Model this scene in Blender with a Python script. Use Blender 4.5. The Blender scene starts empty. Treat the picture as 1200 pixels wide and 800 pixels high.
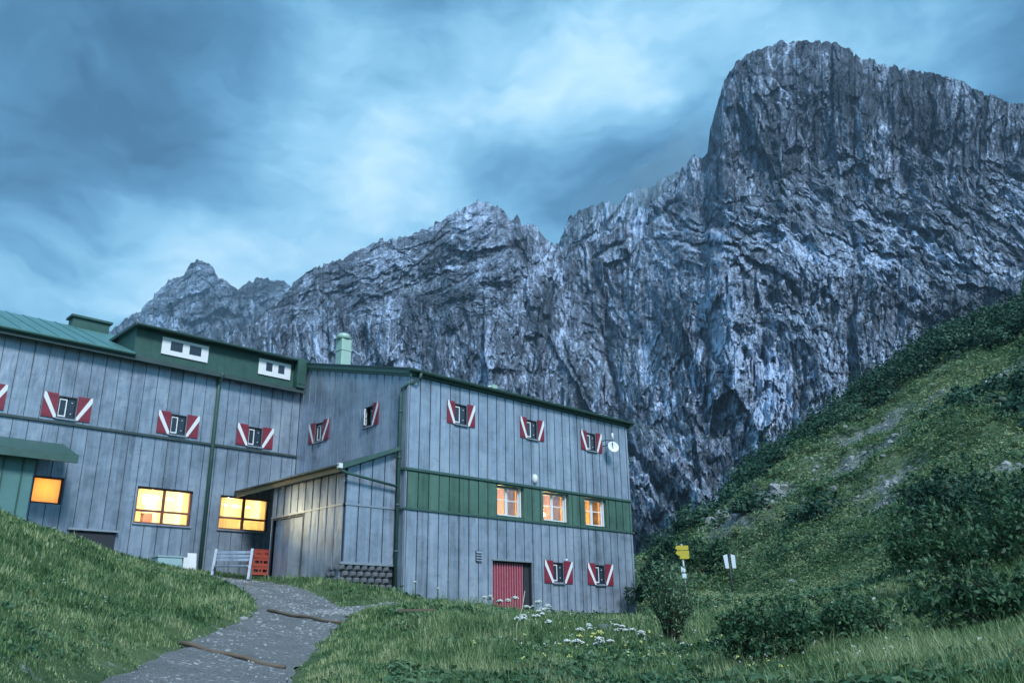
import bpy, bmesh, math, random
import numpy as np
from mathutils import Vector, Matrix
random.seed(7); rng = np.random.default_rng(7)
scene = bpy.context.scene
COL = scene.collection
PI = math.pi
# ------------------------------------------------------------------ camera
F = 977.33; YAW, PITCH, ROLL = [math.radians(a) for a in (44.157, 19.06, -0.743)]
fw = np.array([math.sin(YAW)*math.cos(PITCH), math.cos(YAW)*math.cos(PITCH), math.sin(PITCH)])
rt = np.array([math.cos(YAW), -math.sin(YAW), 0.]); up = np.cross(rt, fw)
cr = rt*math.cos(ROLL)+up*math.sin(ROLL); cu = -rt*math.sin(ROLL)+up*math.cos(ROLL)
def ray(x, y):
    return fw+cr*(x-600)/F-cu*(y-400)/F
def rays(x, y):
    x = np.asarray(x, float)[..., None]; y = np.asarray(y, float)[..., None]
    return fw+cr*(x-600)/F-cu*(y-400)/F
def at(x, y, d):                       # the point seen at that picture place, d metres away over the ground
    q = ray(x, y); return q/math.hypot(q[0], q[1])*d
def onY(x, y, Y): q = ray(x, y); return q*Y/q[1]
def onX(x, y, X): q = ray(x, y); return q*X/q[0]
cam_d = bpy.data.cameras.new('camera'); cam = bpy.data.objects.new('camera', cam_d); COL.objects.link(cam)
cam.matrix_world = Matrix(((cr[0], cu[0], -fw[0], 0), (cr[1], cu[1], -fw[1], 0), (cr[2], cu[2], -fw[2], 0), (0, 0, 0, 1)))
cam_d.sensor_width = 36; cam_d.lens = F/1200*36; cam_d.clip_start = .1; cam_d.clip_end = 9000
scene.camera = cam
# ------------------------------------------------------------------ noise
_perm = np.random.default_rng(3).permutation(256).astype(np.int64); _perm = np.concatenate([_perm, _perm, _perm])
_g = np.random.default_rng(4).normal(size=(256, 3)); _g /= np.linalg.norm(_g, axis=1)[:, None]
def perlin(x, y, z=0.):
    x, y, z = np.broadcast_arrays(np.asarray(x, float), np.asarray(y, float), np.asarray(z, float))
    xi = np.floor(x).astype(np.int64); yi = np.floor(y).astype(np.int64); zi = np.floor(z).astype(np.int64)
    xf, yf, zf = x-xi, y-yi, z-zi
    u = xf*xf*xf*(xf*(xf*6-15)+10); v = yf*yf*yf*(yf*(yf*6-15)+10); w = zf*zf*zf*(zf*(zf*6-15)+10)
    xi &= 255; yi &= 255; zi &= 255
    def gr(a, b, c):
        h = _perm[_perm[_perm[(xi+a) & 255]+((yi+b) & 255)]+((zi+c) & 255)]; g = _g[h]
        return g[..., 0]*(xf-a)+g[..., 1]*(yf-b)+g[..., 2]*(zf-c)
    l = lambda a, b, t: a+(b-a)*t
    return l(l(l(gr(0,0,0), gr(1,0,0), u), l(gr(0,1,0), gr(1,1,0), u), v), l(l(gr(0,0,1), gr(1,0,1), u), l(gr(0,1,1), gr(1,1,1), u), v), w)*1.6
def fbm(x, y, z=0., o=4, g=.5):
    s = 0; a = 1
    for i in range(o):
        s = s+a*perlin(x*2**i+17*i, y*2**i+5*i, z*2**i if not np.isscalar(z) or z else 3.3*i); a *= g
    return s
def ridged(x, y, z=0., o=3, g=.5):
    s = 0; a = 1
    for i in range(o):
        s = s+a*(1-2*np.abs(perlin(x*2**i+11*i, y*2**i+7*i, z+3.7*i))); a *= g
    return s
def facets(x, y, seed, tilt=1.):
    """angular blocks: every point takes the tilted plane of its nearest jittered cell"""
    rg_ = np.random.default_rng(seed); J = rg_.uniform(0, 1, (64, 64, 2)); G_ = rg_.normal(0, tilt, (64, 64, 2)); Hh = rg_.uniform(-1, 1, (64, 64))
    xi = np.floor(x).astype(np.int64); yi = np.floor(y).astype(np.int64); best = np.full(x.shape, 9.); out = np.zeros(x.shape)
    for a in (-1, 0, 1):
        for b in (-1, 0, 1):
            i, j = (xi+a) & 63, (yi+b) & 63; dx = x-(xi+a+J[i, j, 0]); dy = y-(yi+b+J[i, j, 1]); d = dx*dx+dy*dy; k = d < best
            best = np.where(k, d, best); out = np.where(k, Hh[i, j]+G_[i, j, 0]*dx+G_[i, j, 1]*dy, out)
    return out
def sstep(a, b, x):
    t = np.clip((x-a)/(b-a), 0, 1); return t*t*(3-2*t)
# ------------------------------------------------------------------ objects
def tag(o, label=None, cat=None, group=None, kind=None):
    if label: o['label'] = label
    if cat: o['category'] = cat
    if group: o['group'] = group
    if kind: o['kind'] = kind
    return o
def empty(name, loc=(0, 0, 0), rz=0):
    o = bpy.data.objects.new(name, None); o.location = loc; o.rotation_euler = (0, 0, rz); o.empty_display_size = .3
    COL.objects.link(o); return o
class MB:
    def __init__(s): s.v = []; s.f = []; s.m = []; s.sm = []
    def add(s, vs, fs, mi=0, sm=False):
        b = len(s.v); s.v += [tuple(p) for p in vs]
        for q in fs: s.f.append(tuple(b+i for i in q)); s.m.append(mi); s.sm.append(sm)
        return s
    def box(s, x0, x1, y0, y1, z0, z1, mi=0, M=None):
        vs = [(x, y, z) for z in (z0, z1) for x, y in ((x0, y0), (x1, y0), (x1, y1), (x0, y1))]
        if M is not None: vs = [tuple(M @ Vector(p)) for p in vs]
        return s.add(vs, [(0,3,2,1), (4,5,6,7), (0,1,5,4), (1,2,6,5), (2,3,7,6), (3,0,4,7)], mi)
    def beam(s, a, b, w, h, mi=0):       # rectangular bar from a to b
        a, b = Vector(a), Vector(b); d = (b-a).normalized()
        up_ = Vector((0, 0, 1)) if abs(d.z) < .95 else Vector((0, 1, 0))
        x = d.cross(up_).normalized(); z = x.cross(d)
        vs = [p+x*sx*w/2+z*sz*h/2 for p in (a, b) for sx, sz in ((-1,-1), (1,-1), (1,1), (-1,1))]
        return s.add(vs, [(0,1,2,3), (7,6,5,4), (0,4,5,1), (1,5,6,2), (2,6,7,3), (3,7,4,0)], mi)
    def tube(s, pts, r, n=8, mi=0, cap=True):
        pts = [Vector(p) for p in pts]; rs = r if isinstance(r, (list, tuple)) else [r]*len(pts); vs = []
        for i, p in enumerate(pts):
            d = (pts[min(i+1, len(pts)-1)]-pts[max(i-1, 0)]).normalized()
            a = Vector((0, 0, 1)) if abs(d.z) < .9 else Vector((1, 0, 0))
            x = d.cross(a).normalized(); y = x.cross(d)
            vs += [p+(x*math.cos(2*PI*k/n)+y*math.sin(2*PI*k/n))*rs[i] for k in range(n)]
        fs = [(i*n+k, i*n+(k+1) % n, (i+1)*n+(k+1) % n, (i+1)*n+k) for i in range(len(pts)-1) for k in range(n)]
        if cap: fs += [tuple(range(n))[::-1], tuple((len(pts)-1)*n+k for k in range(n))]
        return s.add(vs, fs, mi, True)
    def lathe(s, prof, M=None, n=20, mi=0):     # prof: (radius, height) pairs round the z axis
        vs = [(r*math.cos(2*PI*k/n), r*math.sin(2*PI*k/n), z) for r, z in prof for k in range(n)]
        if M is not None: vs = [tuple(M @ Vector(p)) for p in vs]
        fs = [(i*n+k, i*n+(k+1) % n, (i+1)*n+(k+1) % n, (i+1)*n+k) for i in range(len(prof)-1) for k in range(n)]
        return s.add(vs, fs, mi, True)
    def prism(s, poly, axis, a, b, mi=0):       # polygon in the other two axes, swept along axis
        def P(p, t):
            return {'x': (t, p[0], p[1]), 'y': (p[0], t, p[1]), 'z': (p[0], p[1], t)}[axis]
        n = len(poly); vs = [P(p, a) for p in poly]+[P(p, b) for p in poly]
        return s.add(vs, [tuple(range(n)), tuple(range(2*n-1, n-1, -1))]+[(i, (i+1) % n, n+(i+1) % n, n+i) for i in range(n)], mi)
    def build(s, name, mats, parent=None, origin=None, bevel=0):
        me = bpy.data.meshes.new(name)
        o3 = Vector(origin) if origin is not None else (Vector(parent.location) if parent is not None and parent.parent is None and not parent.get('local') else Vector((0, 0, 0)))
        me.from_pydata([(v[0]-o3.x, v[1]-o3.y, v[2]-o3.z) for v in s.v], [], s.f)
        if not isinstance(mats, (list, tuple)): mats = [mats]
        for m in mats: me.materials.append(m)
        me.polygons.foreach_set('material_index', s.m); me.polygons.foreach_set('use_smooth', s.sm)
        bm = bmesh.new(); bm.from_mesh(me); bmesh.ops.recalc_face_normals(bm, faces=bm.faces); bm.to_mesh(me); bm.free()
        o = bpy.data.objects.new(name, me); COL.objects.link(o)
        if parent is not None: o.parent = parent
        if bevel:
            md = o.modifiers.new('bevel', 'BEVEL'); md.width = bevel; md.segments = 2; md.limit_method = 'ANGLE'
        return o
def np_mesh(name, verts, quads, mats, smooth=False, col=None, cname='tint', attrs=None, midx=None):
    me = bpy.data.meshes.new(name); verts = np.asarray(verts, np.float32); quads = np.asarray(quads, np.int32)
    k = quads.shape[1]; n = len(quads)
    me.vertices.add(len(verts)); me.vertices.foreach_set('co', verts.ravel())
    me.loops.add(n*k); me.loops.foreach_set('vertex_index', quads.ravel())
    me.polygons.add(n); me.polygons.foreach_set('loop_start', np.arange(n, dtype=np.int32)*k)
    me.polygons.foreach_set('loop_total', np.full(n, k, np.int32))
    me.update(calc_edges=True)
    me.polygons.foreach_set('use_smooth', np.full(n, smooth))
    for m in (mats if isinstance(mats, (list, tuple)) else [mats]): me.materials.append(m)
    if midx is not None: me.polygons.foreach_set('material_index', np.asarray(midx, np.int32))
    for an, av in (attrs or {}).items():
        a = me.attributes.new(an, 'FLOAT', 'POINT'); a.data.foreach_set('value', np.asarray(av, np.float32))
    o = bpy.data.objects.new(name, me); COL.objects.link(o); return o
def grid_quads(nr, nc, wrap=False):
    i = np.arange(nr-1)[:, None]; j = np.arange(nc if wrap else nc-1)[None, :]; j2 = (j+1) % nc
    return np.stack([i*nc+j, i*nc+j2, (i+1)*nc+j2, (i+1)*nc+j], -1).reshape(-1, 4)
def copy_tree(o, parent=None):
    c = o.copy(); COL.objects.link(c); c.parent = parent
    for ch in [x for x in bpy.data.objects if x.parent == o]: copy_tree(ch, c)
    return c
# ------------------------------------------------------------------ materials
class NT:
    def __init__(s, name):
        s.m = bpy.data.materials.new(name); s.m.use_nodes = True; s.t = s.m.node_tree; s.t.nodes.clear()
        s.out = s.t.nodes.new('ShaderNodeOutputMaterial')
    def n(s, ty, ins=None, **kw):
        nd = s.t.nodes.new('ShaderNode'+ty)
        for k, v in kw.items(): setattr(nd, k, v)
        for k, v in (ins or {}).items(): s.set(nd.inputs[k], v)
        return nd
    def set(s, sock, v):
        if isinstance(v, bpy.types.NodeSocket): s.t.links.new(v, sock)
        elif isinstance(v, bpy.types.Node): s.t.links.new(v.outputs[0], sock)
        else:
            if sock.type == 'RGBA' and len(v) == 3: v = (*v, 1)
            sock.default_value = v
    def math(s, op, a, b=0., c=0., clamp=False):
        nd = s.n('Math', {0: a, 1: b, 2: c}, operation=op); nd.use_clamp = clamp; return nd.outputs[0]
    def coord(s, which='Object', scale=(1, 1, 1), rot=(0, 0, 0)):
        tc = s.n('TexCoord'); return s.n('Mapping', {'Vector': tc.outputs[which], 'Scale': scale, 'Rotation': rot}).outputs[0]
    def noise(s, vec, scale, detail=4, rough=.5, dist=0.):
        return s.n('TexNoise', {'Vector': vec, 'Scale': scale, 'Detail': detail, 'Roughness': rough, 'Distortion': dist}).outputs[0]
    def ramp(s, f, stops):
        nd = s.n('ValToRGB', {0: f}); cr_ = nd.color_ramp
        while len(cr_.elements) < len(stops): cr_.elements.new(.5)
        for e, (p, c) in zip(cr_.elements, stops):
            e.position = p; e.color = (c, c, c, 1) if np.isscalar(c) else (*c, 1)
        return nd.outputs[0]
    def mix(s, f, a, b, blend='MIX'):
        nd = s.n('MixRGB', {0: f, 1: a, 2: b}, blend_type=blend); return nd.outputs[0]
    def bump(s, h, strength=.5, dist=.02, normal=None):
        ins = {'Height': h, 'Strength': strength, 'Distance': dist}
        if normal is not None: ins['Normal'] = normal
        return s.n('Bump', ins).outputs[0]
    def princ(s, col, rough=.6, metal=0., normal=None, **kw):
        ins = {'Base Color': col, 'Roughness': rough, 'Metallic': metal}
        if normal is not None: ins['Normal'] = normal
        for k, v in kw.items(): ins[k.replace('_', ' ')] = v
        b = s.n('BsdfPrincipled', ins); s.set(s.out.inputs[0], b.outputs[0]); return b
def simple(name, col, rough=.6, metal=0., var=.25, nscale=3., bumpd=.004, **kw):
    t = NT(name); v = t.coord(); nz = t.noise(v, nscale, 5, .6); nf = t.noise(v, nscale*14, 3, .6)
    f = t.math('ADD', t.math('MULTIPLY', nz, .7), t.math('MULTIPLY', nf, .3))
    c = t.mix(f, tuple(x*(1-var*1.3) for x in col), tuple(min(1, x*(1+var*1.3)) for x in col))
    t.princ(c, t.math('ADD', t.math('MULTIPLY', nz, .25), rough-.12), metal, t.bump(nf, .4, bumpd), **kw); return t.m
def sheet_metal(name, col, patch, rough=.42, metal=.45):
    """standing-seam sheet: each sheet a slightly different tone, soft dents, pale and dark weather blotches"""
    t = NT(name); v = t.coord()
    xyz = t.n('SeparateXYZ', {0: v})
    hx = t.math('ADD', xyz.outputs[0], xyz.outputs[1])
    cell = t.n('TexWhiteNoise', {'W': t.math('FLOOR', t.math('MULTIPLY', hx, 1/.5))}, noise_dimensions='1D').outputs[0]
    big = t.noise(v, .55, 3, .55, .6); mid = t.noise(v, 2.2, 5, .6, .4); fine = t.noise(v, 26, 4, .7)
    vz = t.n('Mapping', {'Vector': v, 'Scale': (7, 7, .55)}).outputs[0]; streak = t.noise(vz, 1., 4, .6)
    f = t.math('ADD', t.math('MULTIPLY', big, .4), t.math('ADD', t.math('MULTIPLY', mid, .28), t.math('ADD', t.math('MULTIPLY', streak, .3), t.math('MULTIPLY', cell, .13))))
    base = t.ramp(f, [(.36, tuple(x*.5 for x in col)), (.49, col), (.60, tuple(x*1.35 for x in col)), (.74, patch)])
    blot = t.ramp(t.noise(t.n('Mapping', {'Vector': v, 'Scale': (1.6, 1.6, 3.2)}).outputs[0], 1.7, 2, .4, .8), [(.6, 0.), (.66, 1.)])
    base = t.mix(t.math('MULTIPLY', blot, .22), base, tuple(x*.55 for x in col))
    base = t.mix(t.math('MULTIPLY', fine, .3), base, tuple(x*.8 for x in col))
    drip = t.ramp(t.noise(t.n('Mapping', {'Vector': v, 'Scale': (11, 11, .35)}).outputs[0], 1., 3, .6), [(.60, 0.), (.72, .45)])
    base = t.mix(drip, base, tuple(x*.5 for x in col))
    dent = t.noise(t.n('Mapping', {'Vector': v, 'Scale': (3.5, 3.5, 1.1)}).outputs[0], 1., 2, .5, .5)
    nrm = t.bump(dent, .55, .05); nrm = t.bump(fine, .12, .004, nrm)
    t.princ(base, t.math('ADD', t.math('MULTIPLY', mid, .3), rough-.14), metal, nrm); return t.m
M = {}
M['sheet'] = sheet_metal('grey_zinc_sheet', (.30, .36, .45), (.54, .61, .70))
M['sheet_dark'] = simple('dark_backing', (.025, .03, .04), .8)
M['sheet_old'] = sheet_metal('weathered_zinc_sheet', (.235, .285, .355), (.43, .49, .56))
M['green_sheet'] = sheet_metal('green_painted_sheet', (.065, .135, .105), (.12, .22, .18), .5, .1)
M['green_trim'] = simple('green_trim_paint', (.055, .115, .10), .45, .1, .35, 4)
M['dark_green'] = simple('dark_green_fascia', (.035, .095, .08), .5, .1, .35, 3)
M['teal_roof'] = simple('teal_painted_roof', (.10, .24, .235), .4, .2, .25, 1.5)
M['pale_green'] = simple('pale_green_metal', (.36, .52, .45), .5, .1, .15, 3)
M['teal_wall'] = simple('teal_porch_panel', (.10, .22, .22), .5, .1, .3, 2)
M['red'] = simple('dark_red_paint', (.22, .022, .045), .55, 0, .35, 8)
M['white'] = simple('white_paint', (.74, .76, .78), .5, 0, .12, 9)
M['frame_brown'] = simple('reddish_window_frame', (.16, .06, .05), .6, 0, .3, 8)
M['trim_grey'] = simple('light_grey_flashing', (.36, .40, .46), .4, .5, .2, 5)
M['roof_dark'] = simple('roof_edge_sheet', (.06, .09, .09), .5, .4, .3, 2)
M['soffit'] = simple('soffit_boards', (.34, .25, .15), .7, 0, .3, 5)
M['block'] = simple('grey_concrete_block', (.13, .14, .16), .9, 0, .5, 5, .02)
M['crate'] = simple('orange_red_plastic', (.36, .06, .035), .5, 0, .2, 6)
M['timber'] = simple('weathered_timber', (.13, .10, .075), .85, 0, .5, 6, .02)
M['bark'] = simple('shrub_bark', (.05, .045, .035), .9, 0, .5, 20, .01)
M['box_blue'] = simple('pale_blue_board', (.30, .45, .48), .6, 0, .15, 3)
M['yellow'] = simple('yellow_sign_paint', (.50, .40, .035), .5, 0, .2, 9)
M['pole'] = simple('galvanised_pole', (.42, .44, .46), .5, .3, .2, 9)
M['sign_white'] = simple('white_blue_board', (.62, .70, .78), .5, 0, .1, 9)
M['black'] = simple('black_metal', (.03, .035, .045), .5, .2, .2, 9)
M['plaster'] = simple('room_timber_wall', (.55, .33, .15), .7, 0, .35, 5)
M['door_red'] = simple('faded_red_sheet', (.30, .04, .07), .55, 0, .35, 8)
M['door_pale'] = simple('pale_red_ridge', (.46, .24, .28), .55, 0, .35, 8)  # paler strip along each rib of the corrugated door
M['cream'] = simple('cream_room_wall', (.80, .72, .55), .7, 0, .12, 3)
M['curtain'] = simple('orange_curtain', (.62, .36, .14), .9, 0, .3, 12)
def dark_glass():
    t = NT('dark_window_glass'); v = t.coord(); nz = t.noise(v, 1.5, 2)
    t.princ(t.mix(nz, (.01, .015, .025), (.05, .07, .10)), .06, 0, t.bump(nz, .15, .01), Specular_IOR_Level=.7); return t.m
M['glass'] = dark_glass()
def clear_glass():
    t = NT('clear_window_glass')
    tr = t.n('BsdfTransparent', {0: (.93, .95, .95)}); g = t.n('BsdfGlossy', {'Color': (.8, .9, 1), 'Roughness': .03})
    fr = t.n('Fresnel', {'IOR': 1.45}); mx = t.n('MixShader', {0: t.math('MULTIPLY', fr.outputs[0], .8), 1: tr.outputs[0], 2: g.outputs[0]})
    t.set(t.out.inputs[0], mx.outputs[0]); return t.m
M['clear'] = clear_glass()
def glow(name, col, st):
    t = NT(name); e = t.n('Emission', {0: col, 1: st}); t.set(t.out.inputs[0], e.outputs[0]); return t.m
M['lamp'] = glow('lit_lamp', (1, .62, .25), 9.)
M['tube'] = glow('lit_ceiling_tube', (1, .80, .45), 5.)
def lit_blind():
    t = NT('lit_net_curtain'); v = t.coord()
    fold = t.noise(t.n('Mapping', {'Vector': v, 'Scale': (9, 9, .6)}).outputs[0], 1.4, 3); n2 = t.noise(v, 2.3, 2)
    b = t.n('BsdfTranslucent', {0: t.mix(fold, (.72, .6, .38), (.95, .86, .66))})
    d = t.n('BsdfDiffuse', {0: t.mix(fold, (.72, .6, .38), (.95, .86, .66))})
    t.set(t.out.inputs[0], t.n('MixShader', {0: .35, 1: b.outputs[0], 2: d.outputs[0]}).outputs[0]); return t.m
M['net'] = lit_blind()
def leafy(name, c0, c1, c2, transl=.25):
    t = NT(name); a = t.n('Attribute', attribute_name='tint').outputs['Fac']
    v = t.coord(); nz = t.noise(v, .8, 3)
    f = t.math('ADD', t.math('MULTIPLY', a, .75), t.math('MULTIPLY', nz, .25))
    c = t.ramp(f, [(.12, c0), (.5, c1), (.86, c2)])
    p = t.princ(c, .55, 0, None, Specular_IOR_Level=.35)
    tr = t.n('BsdfTranslucent', {0: c}); mx = t.n('MixShader', {0: transl, 1: p.outputs[0], 2: tr.outputs[0]})
    t.set(t.out.inputs[0], mx.outputs[0]); return t.m
M['grass'] = leafy('grass_blades', (.045, .11, .04), (.13, .23, .085), (.34, .39, .20))
M['weeds'] = leafy('tall_weeds', (.03, .09, .035), (.08, .17, .065), (.30, .33, .17))
M['leaf'] = leafy('willow_leaves', (.04, .11, .055), (.10, .20, .10), (.22, .34, .19))
M['leaf_dark'] = leafy('mountain_pine_needles', (.012, .045, .03), (.024, .075, .045), (.06, .13, .07), .15)
M['leaf_mid'] = leafy('bush_leaves', (.02, .065, .035), (.05, .125, .06), (.13, .22, .11))
M['petal'] = simple('white_petals', (.52, .55, .52), .7, 0, .1, 9)
M['petal_y'] = simple('yellowish_petals', (.45, .48, .16), .7, 0, .2, 9)
M['stalk'] = simple('dry_stalk', (.45, .43, .30), .8, 0, .2, 9)
M['greenstalk'] = simple('green_stalk', (.06, .14, .05), .8, 0, .2, 9)
M['turf'] = leafy('hill_turf_blades', (.045, .11, .045), (.12, .205, .085), (.27, .33, .17))
def ground_mat():
    t = NT('meadow_soil'); v = t.coord()
    n1 = t.noise(v, .35, 6, .65); n2 = t.noise(v, 3.2, 6, .75); n3 = t.noise(v, 17, 4, .7)
    f = t.math('ADD', t.math('MULTIPLY', n1, .5), t.math('MULTIPLY', n2, .5))
    c = t.ramp(f, [(.32, (.035, .075, .035)), (.45, (.08, .14, .06)), (.56, (.15, .21, .09)), (.70, (.26, .29, .15))])
    c = t.mix(t.math('MULTIPLY', n3, .6), c, (.025, .04, .018))
    at_ = t.n('Attribute', attribute_name='rock').outputs['Fac']
    rk = t.ramp(n3, [(.3, (.07, .075, .08)), (.5, (.19, .20, .205)), (.7, (.40, .41, .41))])
    rf = t.math('GREATER_THAN', t.math('ADD', at_, t.math('MULTIPLY', t.math('SUBTRACT', n2, .5), 4.5)), .5)
    c = t.mix(rf, c, rk)
    nr = t.bump(n2, .8, .15); nr = t.bump(n3, .8, .04, nr)
    t.princ(c, .9, 0, nr, Specular_IOR_Level=.2); return t.m
M['ground'] = ground_mat()
def gravel_mat():
    t = NT('gravel_path'); v = t.coord()
    vo = t.n('TexVoronoi', {'Vector': v, 'Scale': 22.}); vs = t.n('TexVoronoi', {'Vector': v, 'Scale': 60.})
    n1 = t.noise(v, 1.3, 5, .6); n2 = t.noise(v, 9, 5, .7)
    g = t.ramp(vs.outputs['Color'], [(.1, (.08, .083, .09)), (.6, (.16, .165, .175)), (.95, (.30, .31, .32))])
    c = t.mix(t.math('MULTIPLY', n2, .55), g, (.13, .135, .14))
    big = t.ramp(vo.outputs['Color'], [(.80, 0.), (.84, 1.)]); big = t.math('MULTIPLY', big, t.ramp(n1, [(.45, 0.), (.6, 1.)]))
    c = t.mix(big, c, (.5, .52, .54))
    c = t.mix(t.ramp(n1, [(.25, .55), (.5, 0.)]), c, (.07, .08, .07))
    hgt = t.math('SUBTRACT', 1., vo.outputs['Distance']); h2 = t.math('SUBTRACT', 1., vs.outputs['Distance'])
    nr = t.bump(h2, .7, .02, t.bump(hgt, .5, .03, t.bump(n2, .6, .04)))
    t.princ(c, .85, 0, nr); return t.m
M['gravel'] = gravel_mat()
M['stone'] = simple('pale_limestone', (.30, .31, .32), .85, 0, .35, 6, .02)
def rock_mat(name, tint=(1, 1, 1), k=1.):
    """banded limestone: pale slabs, dark seepage streaks running down the face, ridge highlights and shade painted into the tone, fractures, patches of turf on ledges"""
    t = NT(name); tc = t.n('TexCoord').outputs['Object']
    def mp(sc, rot=(0, 0, 0)): return t.n('Mapping', {'Vector': tc, 'Scale': sc, 'Rotation': rot}).outputs[0]
    warp = t.n('TexNoise', {'Vector': tc, 'Scale': .02, 'Detail': 3.}).outputs['Color']
    wv = t.n('VectorMath', {0: tc, 1: t.n('VectorMath', {0: warp, 'Scale': 46.}, operation='SCALE').outputs[0]}, operation='ADD').outputs[0]
    def mw(sc, rot=(0, 0, 0)): return t.n('Mapping', {'Vector': wv, 'Scale': sc, 'Rotation': rot}).outputs[0]
    st = t.noise(mw((.16*k, .16*k, .022*k)), 1., 7, .68)
    st2 = t.noise(mw((.45*k, .45*k, .07*k), (.15, .1, 0)), 1., 6, .7)
    blo = t.noise(mp((.012*k,)*3), 1., 5, .6)
    fi = t.noise(mw((.42*k, .42*k, .30*k)), 1., 8, .75)
    cracks = t.n('TexVoronoi', {'Vector': mw((.10*k, .10*k, .035*k), (.3, .2, 0)), 'Scale': 1.}, feature='DISTANCE_TO_EDGE').outputs[0]
    cr2 = t.n('TexVoronoi', {'Vector': mw((.3*k, .3*k, .13*k), (-.4, .5, 0)), 'Scale': 1.}, feature='DISTANCE_TO_EDGE').outputs[0]
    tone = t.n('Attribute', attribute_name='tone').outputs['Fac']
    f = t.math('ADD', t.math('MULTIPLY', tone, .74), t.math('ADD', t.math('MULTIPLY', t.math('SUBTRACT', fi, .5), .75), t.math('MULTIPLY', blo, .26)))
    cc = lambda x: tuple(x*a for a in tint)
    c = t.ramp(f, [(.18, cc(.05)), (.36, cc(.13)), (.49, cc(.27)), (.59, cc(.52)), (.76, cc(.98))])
    c = t.mix(t.ramp(cracks, [(0., .5), (.03, 0.)]), c, cc(.06))
    c = t.mix(t.ramp(cr2, [(0., .35), (.05, 0.)]), c, cc(.07))
    geo = t.n('NewGeometry'); nz = t.n('SeparateXYZ', {0: geo.outputs['Normal']}).outputs[2]
    flat = t.math('MULTIPLY', t.ramp(nz, [(.72, 0.), (.86, 1.)]), t.ramp(blo, [(.5, 0.), (.6, .75)]))
    c = t.mix(flat, c, (.05, .085, .045))
    hh = t.math('ADD', t.math('MULTIPLY', st, .5), t.math('MULTIPLY', fi, .5))
    nr = t.bump(hh, 1., 5./k); nr = t.bump(t.math('MINIMUM', cracks, .12), .9, 6./k, nr); nr = t.bump(st2, .8, 1.5/k, nr)
    t.princ(c, .85, 0, nr, Specular_IOR_Level=.25); return t.m
M['rock'] = rock_mat('limestone_face', (.76, .91, 1.20))
M['rock_far'] = rock_mat('distant_limestone', (.60, .76, 1.0), .6)
# ------------------------------------------------------------------ world
SUN_AZ, SUN_EL = math.radians(-42), math.radians(48)       # high behind thin cloud, to the left of the view
world = bpy.data.worlds.new('World'); scene.world = world; world.use_nodes = True
def build_world():
    t = NT.__new__(NT); t.t = world.node_tree; t.t.nodes.clear(); out = t.n('OutputWorld')
    sky = t.n('TexSky', sky_type='NISHITA'); sky.sun_disc = False; sky.sun_elevation = SUN_EL; sky.sun_rotation = SUN_AZ; sky.altitude = 1200; sky.air_density = 1.4
    bg1 = t.n('Background', {0: t.mix(1., sky.outputs[0], (.62, .95, 1.0), 'MULTIPLY'), 1: .06})
    d = t.n('TexCoord').outputs['Generated']
    w1 = t.n('TexNoise', {'Vector': d, 'Scale': 3.2, 'Detail': 5., 'Roughness': .55}).outputs['Color']
    w1c = t.n('VectorMath', {0: w1, 1: (.5, .5, .5)}, operation='SUBTRACT').outputs[0]
    dw = t.n('VectorMath', {0: d, 1: t.n('VectorMath', {0: w1c, 'Scale': .20}, operation='SCALE').outputs[0]}, operation='ADD').outputs[0]
    dw = t.n('VectorMath', {0: dw}, operation='NORMALIZE').outputs[0]
    sq = t.n('Mapping', {'Vector': dw, 'Rotation': (.25, 0, .5), 'Scale': (1, 1, 2.4)}).outputs[0]; n1 = t.noise(sq, 2.6, 7, .56); n2 = t.noise(sq, 7.5, 7, .6, .05)
    n3 = t.noise(sq, 22., 5, .6, 0.); v = t.math('ADD', -.29, t.math('ADD', t.math('MULTIPLY', n1, .62), t.math('ADD', t.math('MULTIPLY', n2, .62), t.math('MULTIPLY', n3, .14))))
    for px, py, r, a in [(330, 262, 150, .22), (200, 290, 120, .14), (470, 215, 120, .13), (690, 90, 95, .24), (745, 120, 60, .14), (600, 60, 110, .10), (560, 250, 80, .10), (640, 280, 60, .10), (840, 40, 110, .12), (1100, 50, 120, .10), (460, 120, 130, .06),
                         (30, 190, 85, -.30), (170, 125, 75, -.26), (235, 190, 65, -.22), (0, 0, 190, -.26), (250, 10, 150, -.16), (1200, 0, 130, -.22), (560, 0, 90, -.1), (590, 178, 45, -.20), (725, 190, 85, -.26), (640, 215, 60, -.12), (1200, 60, 80, -.22), (450, 0, 55, -.16), (340, 190, 60, -.12), (100, 290, 60, -.10), (820, 110, 60, -.1), (990, 0, 60, -.08), (60, 345, 60, .05), (1100, 140, 60, .02)]:
        q = ray(px, py); L = np.linalg.norm(q); q = q/L; rad = r/F/L
        dp = t.n('VectorMath', {0: dw, 1: tuple(q)}, operation='DOT_PRODUCT').outputs['Value']
        g = t.math('POWER', 2.71828, t.math('MULTIPLY', t.math('SUBTRACT', dp, 1.), 2.2/(rad*rad)))
        v = t.math('ADD', v, t.math('MULTIPLY', g, a))
    c = t.ramp(v, [(.0, (.024, .085, .165)), (.2, (.060, .185, .325)), (.38, (.135, .335, .52)), (.56, (.27, .53, .72)), (.76, (.52, .74, .87)), (.95, (.77, .88, .95))])
    bg2 = t.n('Background', {0: c, 1: .56})
    mx = t.n('MixShader', {0: .93, 1: bg1.outputs[0], 2: bg2.outputs[0]})
    t.set(out.inputs[0], mx.outputs[0])
build_world()
sd = bpy.data.lights.new('sun', 'SUN'); sd.energy = 1.5; sd.angle = math.radians(14); sd.color = (.86, .94, 1.)
so = bpy.data.objects.new('sun', sd); COL.objects.link(so)
sdir = Vector((math.sin(SUN_AZ)*math.cos(SUN_EL), math.cos(SUN_AZ)*math.cos(SUN_EL), math.sin(SUN_EL)))
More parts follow.
